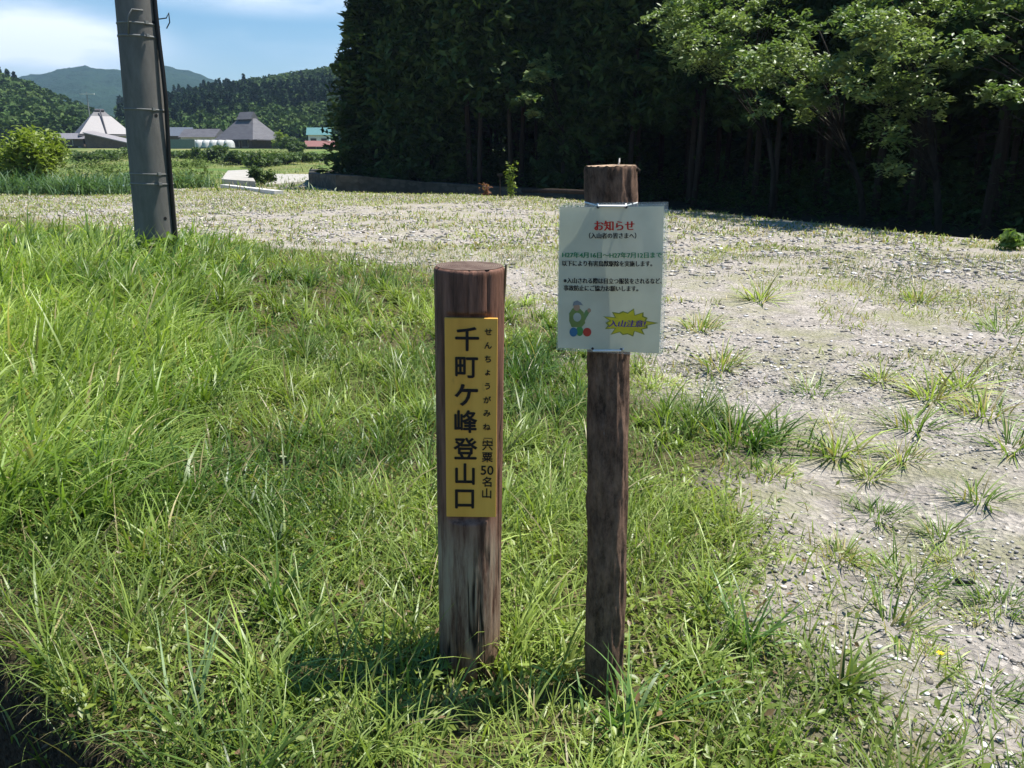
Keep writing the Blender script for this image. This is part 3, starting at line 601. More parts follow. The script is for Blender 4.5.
# small drawing of a hunter in cap and jacket
green = plain('drawing_green', (.16, .27, .1), .4); skin = plain('drawing_skin', (.45, .28, .18), .4); greyc = plain('drawing_grey', (.25, .27, .28), .4)
spoly([(569.5, 314), (573, 309), (580, 309), (584, 313), (585.5, 324), (582, 328), (572, 328), (569.5, 322)], plain('drawing_yellow', (.2, .27, .08), .4), 'drawing_jacket', -.0008)
spoly([(583, 317), (586, 311), (589.5, 309.5), (590, 313), (587, 318), (585, 322)], green, 'drawing_arm', -.0007)
spoly(ell(589.5, 311, 1.8, 2.2), skin, 'drawing_hand', -.0009)
spoly(ell(577.5, 318, 4, 4.5), plain('drawing_pale', (.45, .48, .4), .4), 'drawing_vest', -.0011)
spoly(ell(577, 308, 3.2, 3.6), skin, 'drawing_face', -.0012)
spoly([(573, 306.5), (574, 302.5), (577.5, 301), (581, 303), (583.5, 306), (578, 305.5)], greyc, 'drawing_cap', -.0014)
spoly(ell(573.8, 333, 4, 4.6), plain('drawing_blue', (.05, .18, .33), .4), 'drawing_pack', -.0009)
spoly(ell(580, 332, 3.6, 5), plain('drawing_leafgreen', (.08, .3, .08), .4), 'drawing_trousers', -.0007)
spoly(ell(587.5, 333, 4.2, 4.4), plain('drawing_red', (.55, .06, .04), .4), 'drawing_bag', -.0010)
# fixing ties
wirem = plain('white_cord', (.8, .8, .78), .5); dk = plain('dark_slot', (.03, .03, .03), .5)
def stie(px0, px1, py, post_y, name):
    a = at(px0, py, YS - .003) - NB; b = at(px1, py, YS - .003) - NB; mb = MB()
    a.y = b.y = -.004
    mb.tube([(a.x, .002, a.z + .004), a, b, (b.x, .002, b.z + .004)], .0026, 8); mb.build(name, wirem, ns, True)
    c_ = QB + (QT - QB) * ((a.z + NB.z - QB.z) / H2) - NB; pts = [a + Vector((0, .004, 0))]
    for k in range(13):
        t = math.pi * (1.12 + k * (-1.24) / 12); pts.append(Vector((c_.x + .064 * math.cos(t), c_.y + .064 * math.sin(t), a.z + .004)))
    pts.append(b + Vector((0, .004, 0))); MB().tube(pts, .0022, 6).build('cord_loop', wirem, ns, True)
stie(598, 626, 206, 0, 'cord'); stie(593, 621, 350.5, 0, 'cord')
for (px, py) in ((598, 207), (626, 207), (592.5, 348.5), (621, 349.5)):
    a = at(px, py, YS - .002) - NB; a.y = -.003 ; MB().tube([a, a + Vector((0, -.0012, 0))], .0035, 12).build('punched_hole', dk, ns)

# ------------------------------------------------------------------ utility pole
UB = at(159, 262, 9.0); UT0 = at(136, 0, 9.0); ax = (UT0 - UB) / (UT0.z - UB.z)
UB = UB - ax * .6
up_ = empty('utility_pole', UB, 'tall grey concrete utility pole in the grass with a black cable down its side', 'utility pole')
HP = 8.6; m = NM('pole_concrete', .95, .08); n1 = m.noise(7, 8, .7, (1, 1, .3)); n2 = m.noise(60, 4, .6)
c = m.mix(m.ramp(n1, [(.35, 0.), (.65, 1.)]), (.125, .12, .11), (.19, .18, .165)); c = m.mix(m.ramp(m.noise(3, 6, .7, (1, 1, .12)), [(.5, 0.), (.7, .5)]), c, (.12, .12, .105)); m.color(c).bump(n2, .3, .004)
def pr(z): return .226 - z * (.226 - .198) / 3.6
mb = MB(); mb.tube([ax * z for z in np.linspace(0, HP, 12)], [pr(z) for z in np.linspace(0, HP, 12)], 48); mb.build('shaft', m.m, up_, True)
steel = plain('galvanised_steel', (.2, .2, .19), .7); blackc = plain('cable_black', (.012, .012, .013), .5)
def uz(py): return at(150, py, 8.8).z - UB.z
def ring(z, r_, h_, name, mat):
    mb = MB(); mb.tube([ax * (z - h_ / 2), ax * (z + h_ / 2)], r_, 48); return mb.build(name, mat, up_, True)
for py, h_ in ((22, .016), (35, .02), (109, .016), (174, .012), (184, .014)):
    z = uz(py); b_ = ring(z, pr(z) + .006, h_, 'steel_band', steel); c_ = ax * z
    MB().box((c_.x + .16, c_.y - .17, c_.z), (.03, .03, .03), .8).build('buckle', steel, b_)
pts = []; Zs = np.linspace(.1, HP - .5, 30)
for z in Zs:
    c_ = ax * z; a = -.25; off = .03 * math.exp(-((z - uz(95)) / .5) ** 2); rr = pr(z) + .02 + off; pts.append((c_.x + rr * math.cos(a), c_.y + rr * math.sin(a), c_.z))
MB().tube(pts, .022, 10).build('cable', blackc, up_, True)
for px, py in ((152.5, 115), (162, 219), (147, 20)):
    q = at(px, py, 8.78) - UB; c_ = ax * q.z; d = Vector((q.x - c_.x, -math.sqrt(max(.001, pr(q.z) ** 2 - (q.x - c_.x) ** 2)), 0)); MB().tube([c_ + d * .97 + Vector((0, 0, 0)), c_ + d * 1.006], .018, 12).build('bolt_hole', blackc, up_)
c_ = ax * uz(15); r_ = pr(c_.z)
MB().tube([c_ + Vector((-.02, -r_ - .01, -.18)), c_ + Vector((.0, -r_ - .02, -.02)), c_ + Vector((.05, -r_ - .02, .05)), c_ + Vector((.13, -r_ * .75, .05))], .008, 8).build('step_hook', steel, up_, True)
MB().tube([c_ + Vector((r_, 0, -.01)), c_ + Vector((r_ + .1, -.01, .0)), c_ + Vector((r_ + .13, -.01, .05)), c_ + Vector((r_ + .13, -.01, -.04)), c_ + Vector((r_ + .09, -.01, -.1))], .006, 6).build('wire_hook', blackc, up_, True)
# edge of a pale green number plate bent round the left side
mb = MB(); z0, z1 = uz(150), uz(118); pp = []
for k in range(7):
    t = math.pi * (.9 + .16 * k / 6); pp.append((math.cos(t), math.sin(t)))
V = []
for z in (z0, z1):
    for q in pp: c_ = ax * z; V.append((c_.x + q[0] * (pr(z) + .008), c_.y + q[1] * (pr(z) + .008), c_.z))
mb.add(V, [(k, k + 1, k + 8, k + 7) for k in range(6)]); o = mb.build('number_plate', plain('pale_green_plate', (.45, .6, .5), .4), up_); s_ = o.modifiers.new('s', 'SOLIDIFY'); s_.thickness = .004

# ------------------------------------------------------------------ forest
def copy_tree(o):
    c = o.copy(); COL.objects.link(c)
    for ch in o.children: d = ch.copy(); COL.objects.link(d); d.parent = c
    return c
def cedar(seed, H, bare, rad, nq):
    r_ = np.random.default_rng(seed); t = empty('cedar_tree', (0, 0, 0), 'x', 'tree')
    n = 10; pts = [(.12 * math.sin(k * .6 + seed), .12 * math.cos(k * .5 + seed), H * k / n - .3) for k in range(n + 1)]
    mb = MB(); mb.tube(pts, [.115 * (1 - .93 * k / n) * H / 17 + .012 for k in range(n + 1)], 9)
    for k in range(10):   # dead branch stubs
        z = r_.uniform(1.5, bare + 1); a = r_.uniform(0, 6.28); l = r_.uniform(.3, 1.1); mb.tube([(0, 0, z), (l * math.cos(a), l * math.sin(a), z - .1)], [.018, .006], 4, False)
    mb.build('trunk', M['bark'], t, True)
    # branch sprays: clumps along drooping branches
    nb = int(nq / 26); u = r_.random(nb) ** .8; z = bare + (H - bare) * u; a = r_.uniform(0, 6.28, nb); L_ = rad * (1 - u) ** .75 * r_.uniform(.6, 1.12, nb) + .15
    k = 26; s = r_.uniform(.25, 1, (nb, k)) ** .7
    rr = L_[:, None] * s; zz = z[:, None] - .22 * rr + .12 * rr * s + r_.normal(0, .16, (nb, k)); aa = a[:, None] + r_.normal(0, .16, (nb, k)) / np.maximum(rr, .3) 
    c = np.stack([rr * np.cos(aa), rr * np.sin(aa), zz], 2).reshape(-1, 3)
    global rng
    keep = rng; rng = r_; V, F, _ = leaves(c, r_.uniform(.10, .27, len(c)), .15, 2.1); rng = keep
    mesh('crown', V, F, M['cedar'], t); return t
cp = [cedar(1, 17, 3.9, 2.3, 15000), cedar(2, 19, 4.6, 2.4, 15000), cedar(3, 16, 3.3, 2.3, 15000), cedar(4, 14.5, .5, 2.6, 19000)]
fu = [False] * 4
def place(protos_, used_, j, x, y, s, rz, label, group, cat='tree'):
    if used_[j]: o = copy_tree(protos_[j])
    else: o = protos_[j]; used_[j] = True
    o.location = (x, y, hz(x, y)); o.scale = (s,) * 3; o.rotation_euler.z = rz; tag(o, label, cat, group); return o
cand = []
st = 2.35
for gx_ in np.arange(-16, 36, st):
    for gy_ in np.arange(4, 100, st):
        x = gx_ + random.uniform(-.8, .8); y = gy_ + random.uniform(-.8, .8); cand.append((x, y))
cx_ = np.array(cand); ed = edged(cx_[:, 0], cx_[:, 1])
sel = [(x, y, d) for (x, y), d in zip(cand, ed) if 4.9 < d < 19 and x / y < 1.7 and x / y > -.155 + .0012 * max(0, d - 8) * 0 and y < 85 and (d > 6.3 or x < 2)]
sel.sort(key=lambda q: q[2]); sel = sel[:285]
for x, y, d in sel:
    left = x < -3.5 and d < 8
    j = 3 if left or (d < 7 and random.random() < .12) else random.randrange(3)
    lab = ('dark cedar with foliage down to the ground at the left end of the forest edge' if left else
           'dark conifer in the front row of the shaded forest, bare trunk below its crown' if d < 9 else
           'dark conifer deep inside the shaded forest, only its slim trunk and shadowed crown showing')
    place(cp, fu, j, x, y, random.uniform(.85, 1.12) * (.82 if x < -6 and d < 7.2 else 1), random.uniform(0, 6.28), lab, 'cedars of the dark forest' )

for k, (x, y, sx_, sz_, lab) in enumerate(((-7.0, 43.0, 1.22, .82, 'broad conical cedar forming the left end of the forest, foliage reaching the stone wall'), (-6.9, 48.5, 1.1, .95, 'dark conical cedar just behind the leftmost cedar of the forest'), (-4.6, 40.6, 1.0, 1.05, 'tall cedar beside the leftmost cedar, foliage down to the stone wall'))):
    o = place(cp, fu, 3, x, y, 1, k * 1.3, lab, 'cedars of the dark forest'); o.scale = (sx_, sx_, sz_)
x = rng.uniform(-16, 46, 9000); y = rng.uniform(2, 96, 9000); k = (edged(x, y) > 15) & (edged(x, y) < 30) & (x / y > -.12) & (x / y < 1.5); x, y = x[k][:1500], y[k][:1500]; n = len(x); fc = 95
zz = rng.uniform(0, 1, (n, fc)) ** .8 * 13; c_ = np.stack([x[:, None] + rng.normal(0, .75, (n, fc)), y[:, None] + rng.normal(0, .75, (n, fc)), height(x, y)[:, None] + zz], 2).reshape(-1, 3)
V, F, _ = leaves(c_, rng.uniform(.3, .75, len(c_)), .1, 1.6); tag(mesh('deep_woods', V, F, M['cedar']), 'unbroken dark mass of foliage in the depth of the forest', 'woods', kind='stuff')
x = rng.uniform(-12, 34, 6000); y = rng.uniform(3, 70, 6000); e_ = edged(x, y); k = (e_ > 6.2) & (e_ < 15) & (rng.random(6000) < .5 + .5 * (e_ > 9)); x, y = x[k][:900], y[k][:900]; n = len(x); fc = 60
c_ = np.stack([x[:, None] + rng.normal(0, .5, (n, fc)), y[:, None] + rng.normal(0, .5, (n, fc)), height(x, y)[:, None] + rng.random((n, fc)) ** 1.4 * rng.uniform(.3, 2.2, (n, 1))], 2).reshape(-1, 3)
V, F, _ = leaves(c_, rng.uniform(.06, .16, len(c_)), .4, 1.8); tag(mesh('undergrowth', V, F, M['cedar']), 'dark ferny undergrowth on the forest floor between the trunks', 'undergrowth', kind='stuff')

# broadleaf trees whose branches reach out into the light
def broad(base, Yd, fol, label, seed, leafs=.085, per=170, trunk_r=.09, name='broadleaf_tree', lean=(0, 0), top=None):
    r_ = np.random.default_rng(seed); bx, by = base; bz = hz(bx, by); t = empty(name, (bx, by, bz), label, 'tree')
    cl = []
    for (px, py, w) in fol:
        q = at(px, py, Yd + r_.uniform(-1.2, 1.2)); cl.append((Vector((q.x - bx, q.y - by, q.z - bz)), w))
        q2 = q + Vector((r_.normal(0, .4), r_.normal(0, .9), r_.normal(.05, .22))); cl.append((Vector((q2.x - bx, q2.y - by, q2.z - bz)), w * .8)) if w > .55 else None
    topz = max(c[0].z for c in cl) + .6; mx_ = sum(c[0].x for c in cl) / len(cl)
    mb = MB(); n = 8; tr = [Vector((mx_ * .6 * (k / n) ** 1.5 + .12 * math.sin(k + seed), .1 * math.cos(k * 1.3), topz * k / n - .3)) for k in range(n + 1)]
    mb.tube(tr, [trunk_r * (1 - .8 * k / n) for k in range(n + 1)], 10)
    for c_, w in cl:
        k = min(n - 1, max(2, int(n * (c_.z - .9) / topz))); p0 = tr[k]; mid = (p0 + c_) / 2 + Vector((0, 0, .25)); mb.tube([p0, mid, c_], [trunk_r * .35, trunk_r * .16, .006], 6, False)
    mb.build('trunk', M['gbark'], t, True)
    P = []
    for c_, w in cl:
        # sprays: several twigs fanning out, leaves in flat layers along them
        for tw in range(9):
            a = r_.uniform(0, 6.28); l = 1.25 * w * r_.uniform(.4, 1.); k = max(6, int(per * min(1, w * 1.25)) // 9); s = r_.uniform(.1, 1, k)
            cx = c_.x + np.cos(a) * l * s + r_.normal(0, .07, k); cy = c_.y + np.sin(a) * l * s + r_.normal(0, .07, k); cz = c_.z + .1 - .22 * l * s ** 2 + r_.normal(0, .05, k) + r_.normal(0, .12)
            P.append(np.stack([cx, cy, cz], 1))
    c = np.concatenate(P); global rng
    keep = rng; rng = r_; V, F, _ = leaves(c, r_.uniform(.6, 1.2, len(c)) * leafs, .7, 1.8); rng = keep
    mesh('crown', V, F, M['broad'], t); return t
BT = [((8.4, 26.4), 23.5, [(672, 12, .9), (690, 30, .9), (705, 5, .9), (718, 42, .9), (740, 22, .9), (762, 8, .9), (700, 62, .7), (735, 72, .9), (690, -30, 1.2), (740, -30, 1.2), (790, -20, 1.2), (715, 58, .8), (675, 45, .7)], 'broadleaf tree with layered light green branches above the left half of the shaded forest edge', 31),
      ((10.2, 23.8), 21.5, [(770, 62, .9), (800, 70, .9), (830, 78, .8), (750, 85, .8), (790, 92, .7), (820, 100, .6), (745, 60, .7), (845, 60, .8), (765, 108, .5), (810, 118, .5), (800, 45, .6)], 'low broadleaf tree with flat green sprays in the middle of the shaded right hand trees', 32),
      ((11.0, 21.0), 19, [(880, 5, .8), (905, 12, .8), (860, 25, .8), (895, 35, .8), (920, 40, .6), (865, 50, .8), (900, 62, .8), (880, 78, .7), (912, 85, .7), (895, 100, .7), (905, 118, .6), (880, 130, .45), (898, 142, .5), (890, 165, .45), (897, 180, .35), (930, 22, .7), (870, -25, 1.), (920, -30, 1.), (850, 95, .5)], 'tallest pale leaved sunlit tree before the dark woods on the right', 33),
      ((13.6, 18.8), 17.8, [(975, 45, .6), (990, 50, .5), (1010, 8, .7), (1040, 20, .9), (965, 10, .5), (1000, -20, .9), (1015, 95, .4), (985, 100, .4)], 'broadleaf tree at the far right edge with one small sunlit spray', 34),
      ((2.4, 36.2), 34.5, [(535, 78, .6), (528, 98, .5), (545, 66, .6), (532, 115, .45)], 'small broadleaf tree with a hanging green branch in the middle of the conifer wall', 35)]
for base, Yd, fol, lab, sd in BT: broad(base, Yd, fol, lab, sd, leafs=.085 * (1 if Yd < 25 else 1.5), per=330 if Yd < 30 else 330, trunk_r=.1)

# ------------------------------------------------------------------ shrubs and plants
def shrub(base, rx, rz, n, size, mat, label, seed, name='shrub', group=None, elong=1.6, clump=14, cat='shrub'):
    r_ = np.random.default_rng(seed); x, y = base; t = empty(name, (x, y, hz(x, y)), label, cat, group)
    th = r_.uniform(0, 6.28, clump); ph = r_.uniform(0, 1, clump) ** .6
    cc = np.stack([rx * .62 * ph * np.cos(th), rx * .62 * ph * np.sin(th), rz * r_.uniform(.3, .85, clump)], 1)
    k = r_.integers(0, clump, n); d = r_.normal(0, 1, (n, 3)); d /= np.linalg.norm(d, axis=1)[:, None]
    c = cc[k] + d * np.array([rx, rx, rz])[None] * .27 * r_.uniform(.4, 1.2, (n, 1)); c[:, 2] = np.maximum(c[:, 2], .02)
    global rng
    keep = rng; rng = r_; V, F, _ = leaves(c, size * r_.uniform(.6, 1.3, n), .4, elong); rng = keep
    mb = MB()
    for q in cc: mb.tube([(0, 0, -.05), (q[0] * .5, q[1] * .5, q[2] * .6), q], [.03 * rz, .02 * rz, .006], 5, False)
    mb.build('stems', M['gbark'], t); mesh('foliage', V, F, mat, t); return t
b = gp(22, 200); shrub((-19.6, 34), 1.7, 2.3, 6500, .12, M['shrub'], 'yellow green leafy bush at the left edge behind the reeds', 41, clump=34)
shrub((-22.6, 35), 1.6, 2., 3600, .12, M['shrub'], 'second yellow green bush mostly cut off by the left edge of the photo', 42, clump=16)
def reeds(base, w, n, h, label, seed):
    r_ = np.random.default_rng(seed); x, y = base; global rng
    keep = rng; rng = r_
    V, F, C = blades(r_.normal(0, w, n), r_.normal(0, .5, n), h * r_.uniform(.5, 1.1, n), r_.uniform(.03, .06, n), r_.uniform(.3, 1.6, n), np.ones((n, 3)) * .1, z=np.zeros(n), tilt=r_.uniform(0, .5, n)); rng = keep
    o = mesh('reed_clump', V, F, M['reed'], col=C); o.location = (x, y, hz(x, y)); tag(o, label, 'reeds'); return o
reeds((-16.6, 32.0), 1.1, 900, 1.15, 'blue green reed clump below the yellow green bush at the left', 51)
reeds((-20.2, 32.3), 1.2, 900, 1.2, 'blue green reed clump touching the left edge of the photo', 52)
reeds((-15.6, 39.5), .6, 380, 1.0, 'tall green reeds right of the utility pole beside the stream', 54)
# mid-field hedge and bushes
HB = 'bushes along the far side of the field'
for k, (px, py, Yd, rx, rz) in enumerate([(205, 163, 105, 2.2, 1.7), (218, 162, 105, 2.0, 2.), (240, 163, 100, 2.6, 1.5), (256, 166, 92, 2.2, 1.6), (268, 166, 95, 1.8, 1.2), (286, 167, 100, 2.8, 1.4), (302, 167, 105, 2.4, 1.1), (118, 161, 110, 3.5, 1.3), (96, 162, 100, 3.2, 1.1), (185, 163, 110, 3, .9), (322, 165, 112, 2.6, .9), (60, 160, 110, 3, 1.2), (281, 155, 165, 2.2, 3.2), (290, 158, 150, 2.2, 2.2), (298, 160, 140, 2.2, 1.7)]):
    q = gp(px, py, -.1) if False else at(px, py, Yd); shrub((q.x, Yd), rx, rz, 1500, .26, M['bush'] if k != 12 else M['shrub'], ('low rounded bush in the hedge row left of the utility pole, below the shining farmhouse' if px < 130 else 'rounded green bush in the hedge row right of the utility pole, below the grey farmhouse') if k < 12 else ['light yellow green small tree right beside the big grey roofed farmhouse', 'green bush just right of the big grey roofed farmhouse', 'green bush left of the red roofed shed'][k - 12], 100 + k, group=HB, name='bush')
q = at(262, 182, 48); shrub((q.x, 48), 1.0, 1.05, 1600, .13, M['bush'], 'dark green drooping bush between the concrete bank and the pale road', 61)
x = rng.uniform(-60, -6, 30000); y = rng.uniform(38, 125, 30000); k = (np.abs(x / y) < .75) & (fbm(x * .14, y * .2, 150) > .6) & (edged(x, y) < -2) & ~((y < 100) & (x / y > -.37)); x, y = x[k][:9000], y[k][:9000]; n = len(x); fc = 5
f_ = fbm(x * .3, y * .3, 151)[:, None]
c_ = np.stack([x[:, None] + rng.normal(0, .3, (n, fc)), y[:, None] + rng.normal(0, .3, (n, fc)), height(x, y)[:, None] + rng.random((n, fc)) * rng.uniform(.2, 1.1, (n, 1))], 2).reshape(-1, 3)
cols = np.repeat(np.array([.05, .10, .022]) * (1 - f_) + np.array([.17, .21, .055]) * f_, fc, 0) * rng.uniform(.7, 1.3, (n * fc, 1))
V, F, C = leaves(c_, rng.uniform(.08, .22, len(c_)), .3, 1.8, cols); tag(mesh('bramble_cover', V, F, M['hillwood'], col=C), 'low rough brambles and weeds patching the field before the farmhouses', 'ground cover', kind='stuff')
# small plants at the gravel edge in front of the forest
def stemplant(px, py, Yd, h, mat, label, seed, name='weed_plant', n=220, s=.07):
    r_ = np.random.default_rng(seed); q = at(px, py, Yd); t = empty(name, (q.x, Yd, hz(q.x, Yd)), label, 'plant'); mb = MB(); P = []
    for k in range(5):
        a = r_.uniform(0, 6.28); x1_, y1_ = .12 * math.cos(a), .12 * math.sin(a); hk = h * r_.uniform(.7, 1.05); mb.tube([(0, 0, 0), (x1_ * .5, y1_ * .5, hk * .5), (x1_, y1_, hk)], [.01, .008, .004], 5, False)
        s_ = r_.uniform(.15, 1, n // 5); P.append(np.stack([x1_ * s_ + r_.normal(0, .07, len(s_)), y1_ * s_ + r_.normal(0, .07, len(s_)), hk * s_], 1))
    mb.build('stems', M['weed'], t); global rng
    keep = rng; rng = r_; c = np.concatenate(P); V, F, _ = leaves(c, s * r_.uniform(.6, 1.3, len(c)), .3, 2); rng = keep
    mesh('leaves', V, F, mat, t)
stemplant(511, 197, 29, 1.3, M['shrub'], 'upright yellow green weed at the gravel edge before the forest', 71)
stemplant(486, 194, 30.5, .55, leafmat('russet_leaf', (.16, .06, .04), (.24, .12, .06)), 'low reddish brown weed left of the upright yellow green weed', 72, n=90)
stemplant(1012, 247, 13.2, .32, M['weed'], 'leafy green weed at the right edge where the gravel meets the dark woods', 73, n=150, s=.09)
q = at(500, 196, 30); rt = empty('marker_stake', (q.x, 30, hz(q.x, 30)), 'short thin stake with a small head standing at the forest edge', 'stake')
MB().tube([(0, 0, -.1), (0, 0, .78)], .025, 8).build('stake_pole', M['gbark'], rt); MB().box((0, 0, .8), (.2, .05, .09)).build('stake_head', M['gbark'], rt)
# weeds round the foot of the utility pole
for k, (px, py) in enumerate(((150, 262), (172, 258))): stemplant(px, py, 8.65, .38, M['weed'], ['leafy weed growing against the foot of the utility pole', 'leafy weed just right of the utility pole foot'][k], 80 + k, n=170, s=.05)

# ------------------------------------------------------------------ stream walls, kerb, pale road
def wall_along(pts, h0, h1, thick, mat, name, label):
    mb = MB()
    for k in range(len(pts) - 1):
        a = Vector(pts[k]); b_ = Vector(pts[k + 1]); d = (b_ - a).normalized(); nrm = Vector((-d.y, d.x)); q = [a, b_, b_ + nrm * thick, a + nrm * thick]
        z1a, z1b = h1[k], h1[k + 1]
        V = [(q[0].x, q[0].y, h0), (q[1].x, q[1].y, h0), (q[2].x, q[2].y, h0), (q[3].x, q[3].y, h0), (q[0].x, q[0].y, z1a), (q[1].x, q[1].y, z1b), (q[2].x, q[2].y, z1b), (q[3].x, q[3].y, z1a)]
        mb.add(V, [(3, 2, 1, 0), (4, 5, 6, 7), (0, 1, 5, 4), (1, 2, 6, 5), (2, 3, 7, 6), (3, 0, 4, 7)])
    return tag(mb.build(name, mat), label, 'wall')
m = NM('masonry', .9, .15); vr = m.voro(4.5, 'Color', (1, 1, 1.4)); vd = m.voro(4.5, 'Distance', (1, 1, 1.4)); c = m.mix(m.ramp(vr, [(0., 0.), (1., 1.)]), (.05, .045, .035), (.11, .10, .08)); m.color(m.mix(m.ramp(vd, [(.5, 0.), (.8, .7)]), c, (.05, .05, .04))).bump(vd, .6, .03); M['masonry'] = m.m
conc = NM('pale_concrete', .9, .2); n1 = conc.noise(2, 7, .7); conc.color(conc.ramp(n1, [(.3, (.27, .25, .22)), (.7, (.42, .40, .36))])).bump(n1, .3, .02); M['conc'] = conc.m
def offset_edge(d, i0, i1):
    out = []
    for k in range(i0, i1 + 1):
        a = EDGE[max(k - 1, 0)]; b_ = EDGE[min(k + 1, len(EDGE) - 1)]; t = (b_ - a) / np.linalg.norm(b_ - a); out.append((EDGE[k][0] + t[1] * d, EDGE[k][1] - t[0] * d))
    return out
we = [(4.9, 29.3)] + offset_edge(3.5, 4, 4); wall_along([(-13.2, 54), (-10.1, 41), (-7.6, 35.6), (-6.6, 35.4), (-3.8, 36.2)] + [tuple(p) for p in we[::-1]], -1.4, [.6, .6, .66, .62, .34, .02, -.45], .6, M['masonry'], 'stream_wall', 'long dark stone retaining wall below the forest across the stream')
# low fallen pole between gravel and forest seen left of the notice post
a = at(523, 190.5, 32.3); b_ = at(592, 192.5, 28); rt = MB().tube([a, (a + b_) / 2 + Vector((0, 0, .02)), b_], [.09, .085, .08], 10).build('felled_log', M['bark'], None, True); tag(rt, 'long reddish brown log lying along the forest edge left of the notice post', 'log')
# pale concrete bank and kerb strip at the left
def slab(name, pts, z0, z1, mat, label=None, cat=None, kind=None):
    n = len(pts); V = [(p[0], p[1], z0) for p in pts] + [(p[0], p[1], z1) for p in pts]; F = [tuple(range(n - 1, -1, -1)), tuple(range(n, 2 * n))] + [(k, (k + 1) % n, n + (k + 1) % n, n + k) for k in range(n)]
    return tag(mesh(name, V, F, mat), label, cat, None, kind)
P2 = lambda px, py, z=0: tuple(gp(px, py, z))[:2]
slab('far_road', [P2(236, 184, -.3), P2(252, 186, -.3), P2(300, 181.5, -.3), P2(348, 178.5, -.3), P2(352, 167.5, -.3), P2(280, 169, -.3)], -.9, -.3, M['conc'], kind='structure')
slab('concrete_bank', [P2(222, 186, -.15), P2(256, 189, -.15), P2(248, 171, .1), P2(228, 172, .1)], -.8, .22, M['conc'], 'sloping pale concrete bank left of the drooping dark bush', 'embankment')
a = gp(224, 185.5, .1); b_ = gp(279, 192, .1); mb = MB(); d = (b_ - a); mb.box(((a.x + b_.x) / 2, (a.y + b_.y) / 2, .0), (d.length, .35, .3), math.atan2(d.y, d.x)); tag(mb.build('concrete_beam', plain('white_concrete', (.6, .58, .54), .8)), 'white concrete beam lying at the end of the gravel lot', 'beam')
q = at(118, 181, 36); tag(shrub((q.x + .3, 36.5), .8, .8, 500, .12, M['reed'], 'low green weed clump beside the pale blue sheet', 63, name='weed_clump'), None)
mb = MB(); V = []
for j in range(6):
    for k in range(9): V.append((q.x + (k - 4) * .16, 36 + j * .12, .15 + .3 * math.exp(-((k - 4) / 2.6) ** 2) * (1 - .1 * j) * (j + 1) / 5 + .03 * math.sin(k * 2 + j)))
mb.add(V, [(j * 9 + k, j * 9 + k + 1, (j + 1) * 9 + k + 1, (j + 1) * 9 + k) for j in range(5) for k in range(8)]); o = mb.build('tarpaulin', plain('blue_sheet', (.35, .5, .62), .5), None, True); s_ = o.modifiers.new('s', 'SOLIDIFY'); s_.thickness = .01
tag(o, 'small crumpled pale blue sheet in the weeds left of the utility pole', 'tarpaulin')

# ------------------------------------------------------------------ farmhouses
roofg = NM('grey_roof', .55, .3); n1 = roofg.noise(.8, 6, .6, (1, 1, 4)); roofg.color(roofg.ramp(n1, [(.3, (.075, .07, .075)), (.7, (.12, .115, .12))])); roofg = roofg.m
rooff = plain('pale_metal_roof', (.24, .22, .22), .5, .4, .0, .05); wallb = plain('brown_board', (.10, .075, .055), .8, scale=2); wallw = plain('plaster_wall', (.55, .53, .48), .8, scale=2); dark = plain('window_dark', (.03, .03, .035), .2)
tealr = plain('teal_roof', (.08, .19, .19), .5); redr = plain('red_roof', (.22, .10, .085), .6); whitew = plain('white_wall', (.75, .76, .75), .7); darkr = plain('dark_roof', (.07, .065, .07), .6)
def local(rt, V): return V
def hip(mb, w, d, z0, z1, ridge, over=0):   # hipped roof solid
    w2, d2, r2 = w / 2, d / 2, ridge / 2
    V = [(-w2, -d2, z0), (w2, -d2, z0), (w2, d2, z0), (-w2, d2, z0), (-r2, 0, z1), (r2, 0, z1)]
    mb.add(V, [(3, 2, 1, 0), (0, 1, 5, 4), (1, 2, 5), (2, 3, 4, 5), (3, 0, 4)])
def gable(mb, w, d, z0, z1, cx=0, cy=0):
    w2, d2 = w / 2, d / 2; V = [(cx - w2, cy - d2, z0), (cx + w2, cy - d2, z0), (cx + w2, cy + d2, z0), (cx - w2, cy + d2, z0), (cx - w2, cy, z1), (cx + w2, cy, z1)]
    mb.add(V, [(3, 2, 1, 0), (0, 1, 5, 4), (1, 2, 5), (2, 3, 4, 5), (3, 0, 4)])
def wins(rt, xs, y, z, w, h):
    for x in xs: f = MB().box((x, y, z), (w + .2, .12, h + .2)).build('window', wallw, rt); MB().box((x, y - .05, z), (w, .1, h)).build('pane', dark, f)
# farmhouse with steep grey hipped roof
b = at(250, 148.5, 185); f1 = empty('farmhouse', (b.x, 185, b.z - .2), 'large farmhouse with a steep grey hipped roof and a raised ridge cap', 'house', rz=R(-28))
MB().box((0, 0, 1.1), (9.4, 7.6, 2.6)).build('wall', wallb, f1); wins(f1, (-2.6, 0, 2.6), -3.84, 1.2, 1.6, 1.4)
mb = MB(); hip(mb, 11.8, 9.6, 1.9, 7.0, 3.4); mb.build('roof', roofg, f1)
mb = MB(); gable(mb, 4.2, 2.6, 6.3, 7.9); mb.build('ridge_cap', roofg, f1); mb = MB(); mb.box((0, -5.2, 1.9), (12.2, 1.6, .22)); mb.box((6.4, 0, 1.9), (1.2, 9.5, .22)); mb.build('lower_eave', darkr, f1)
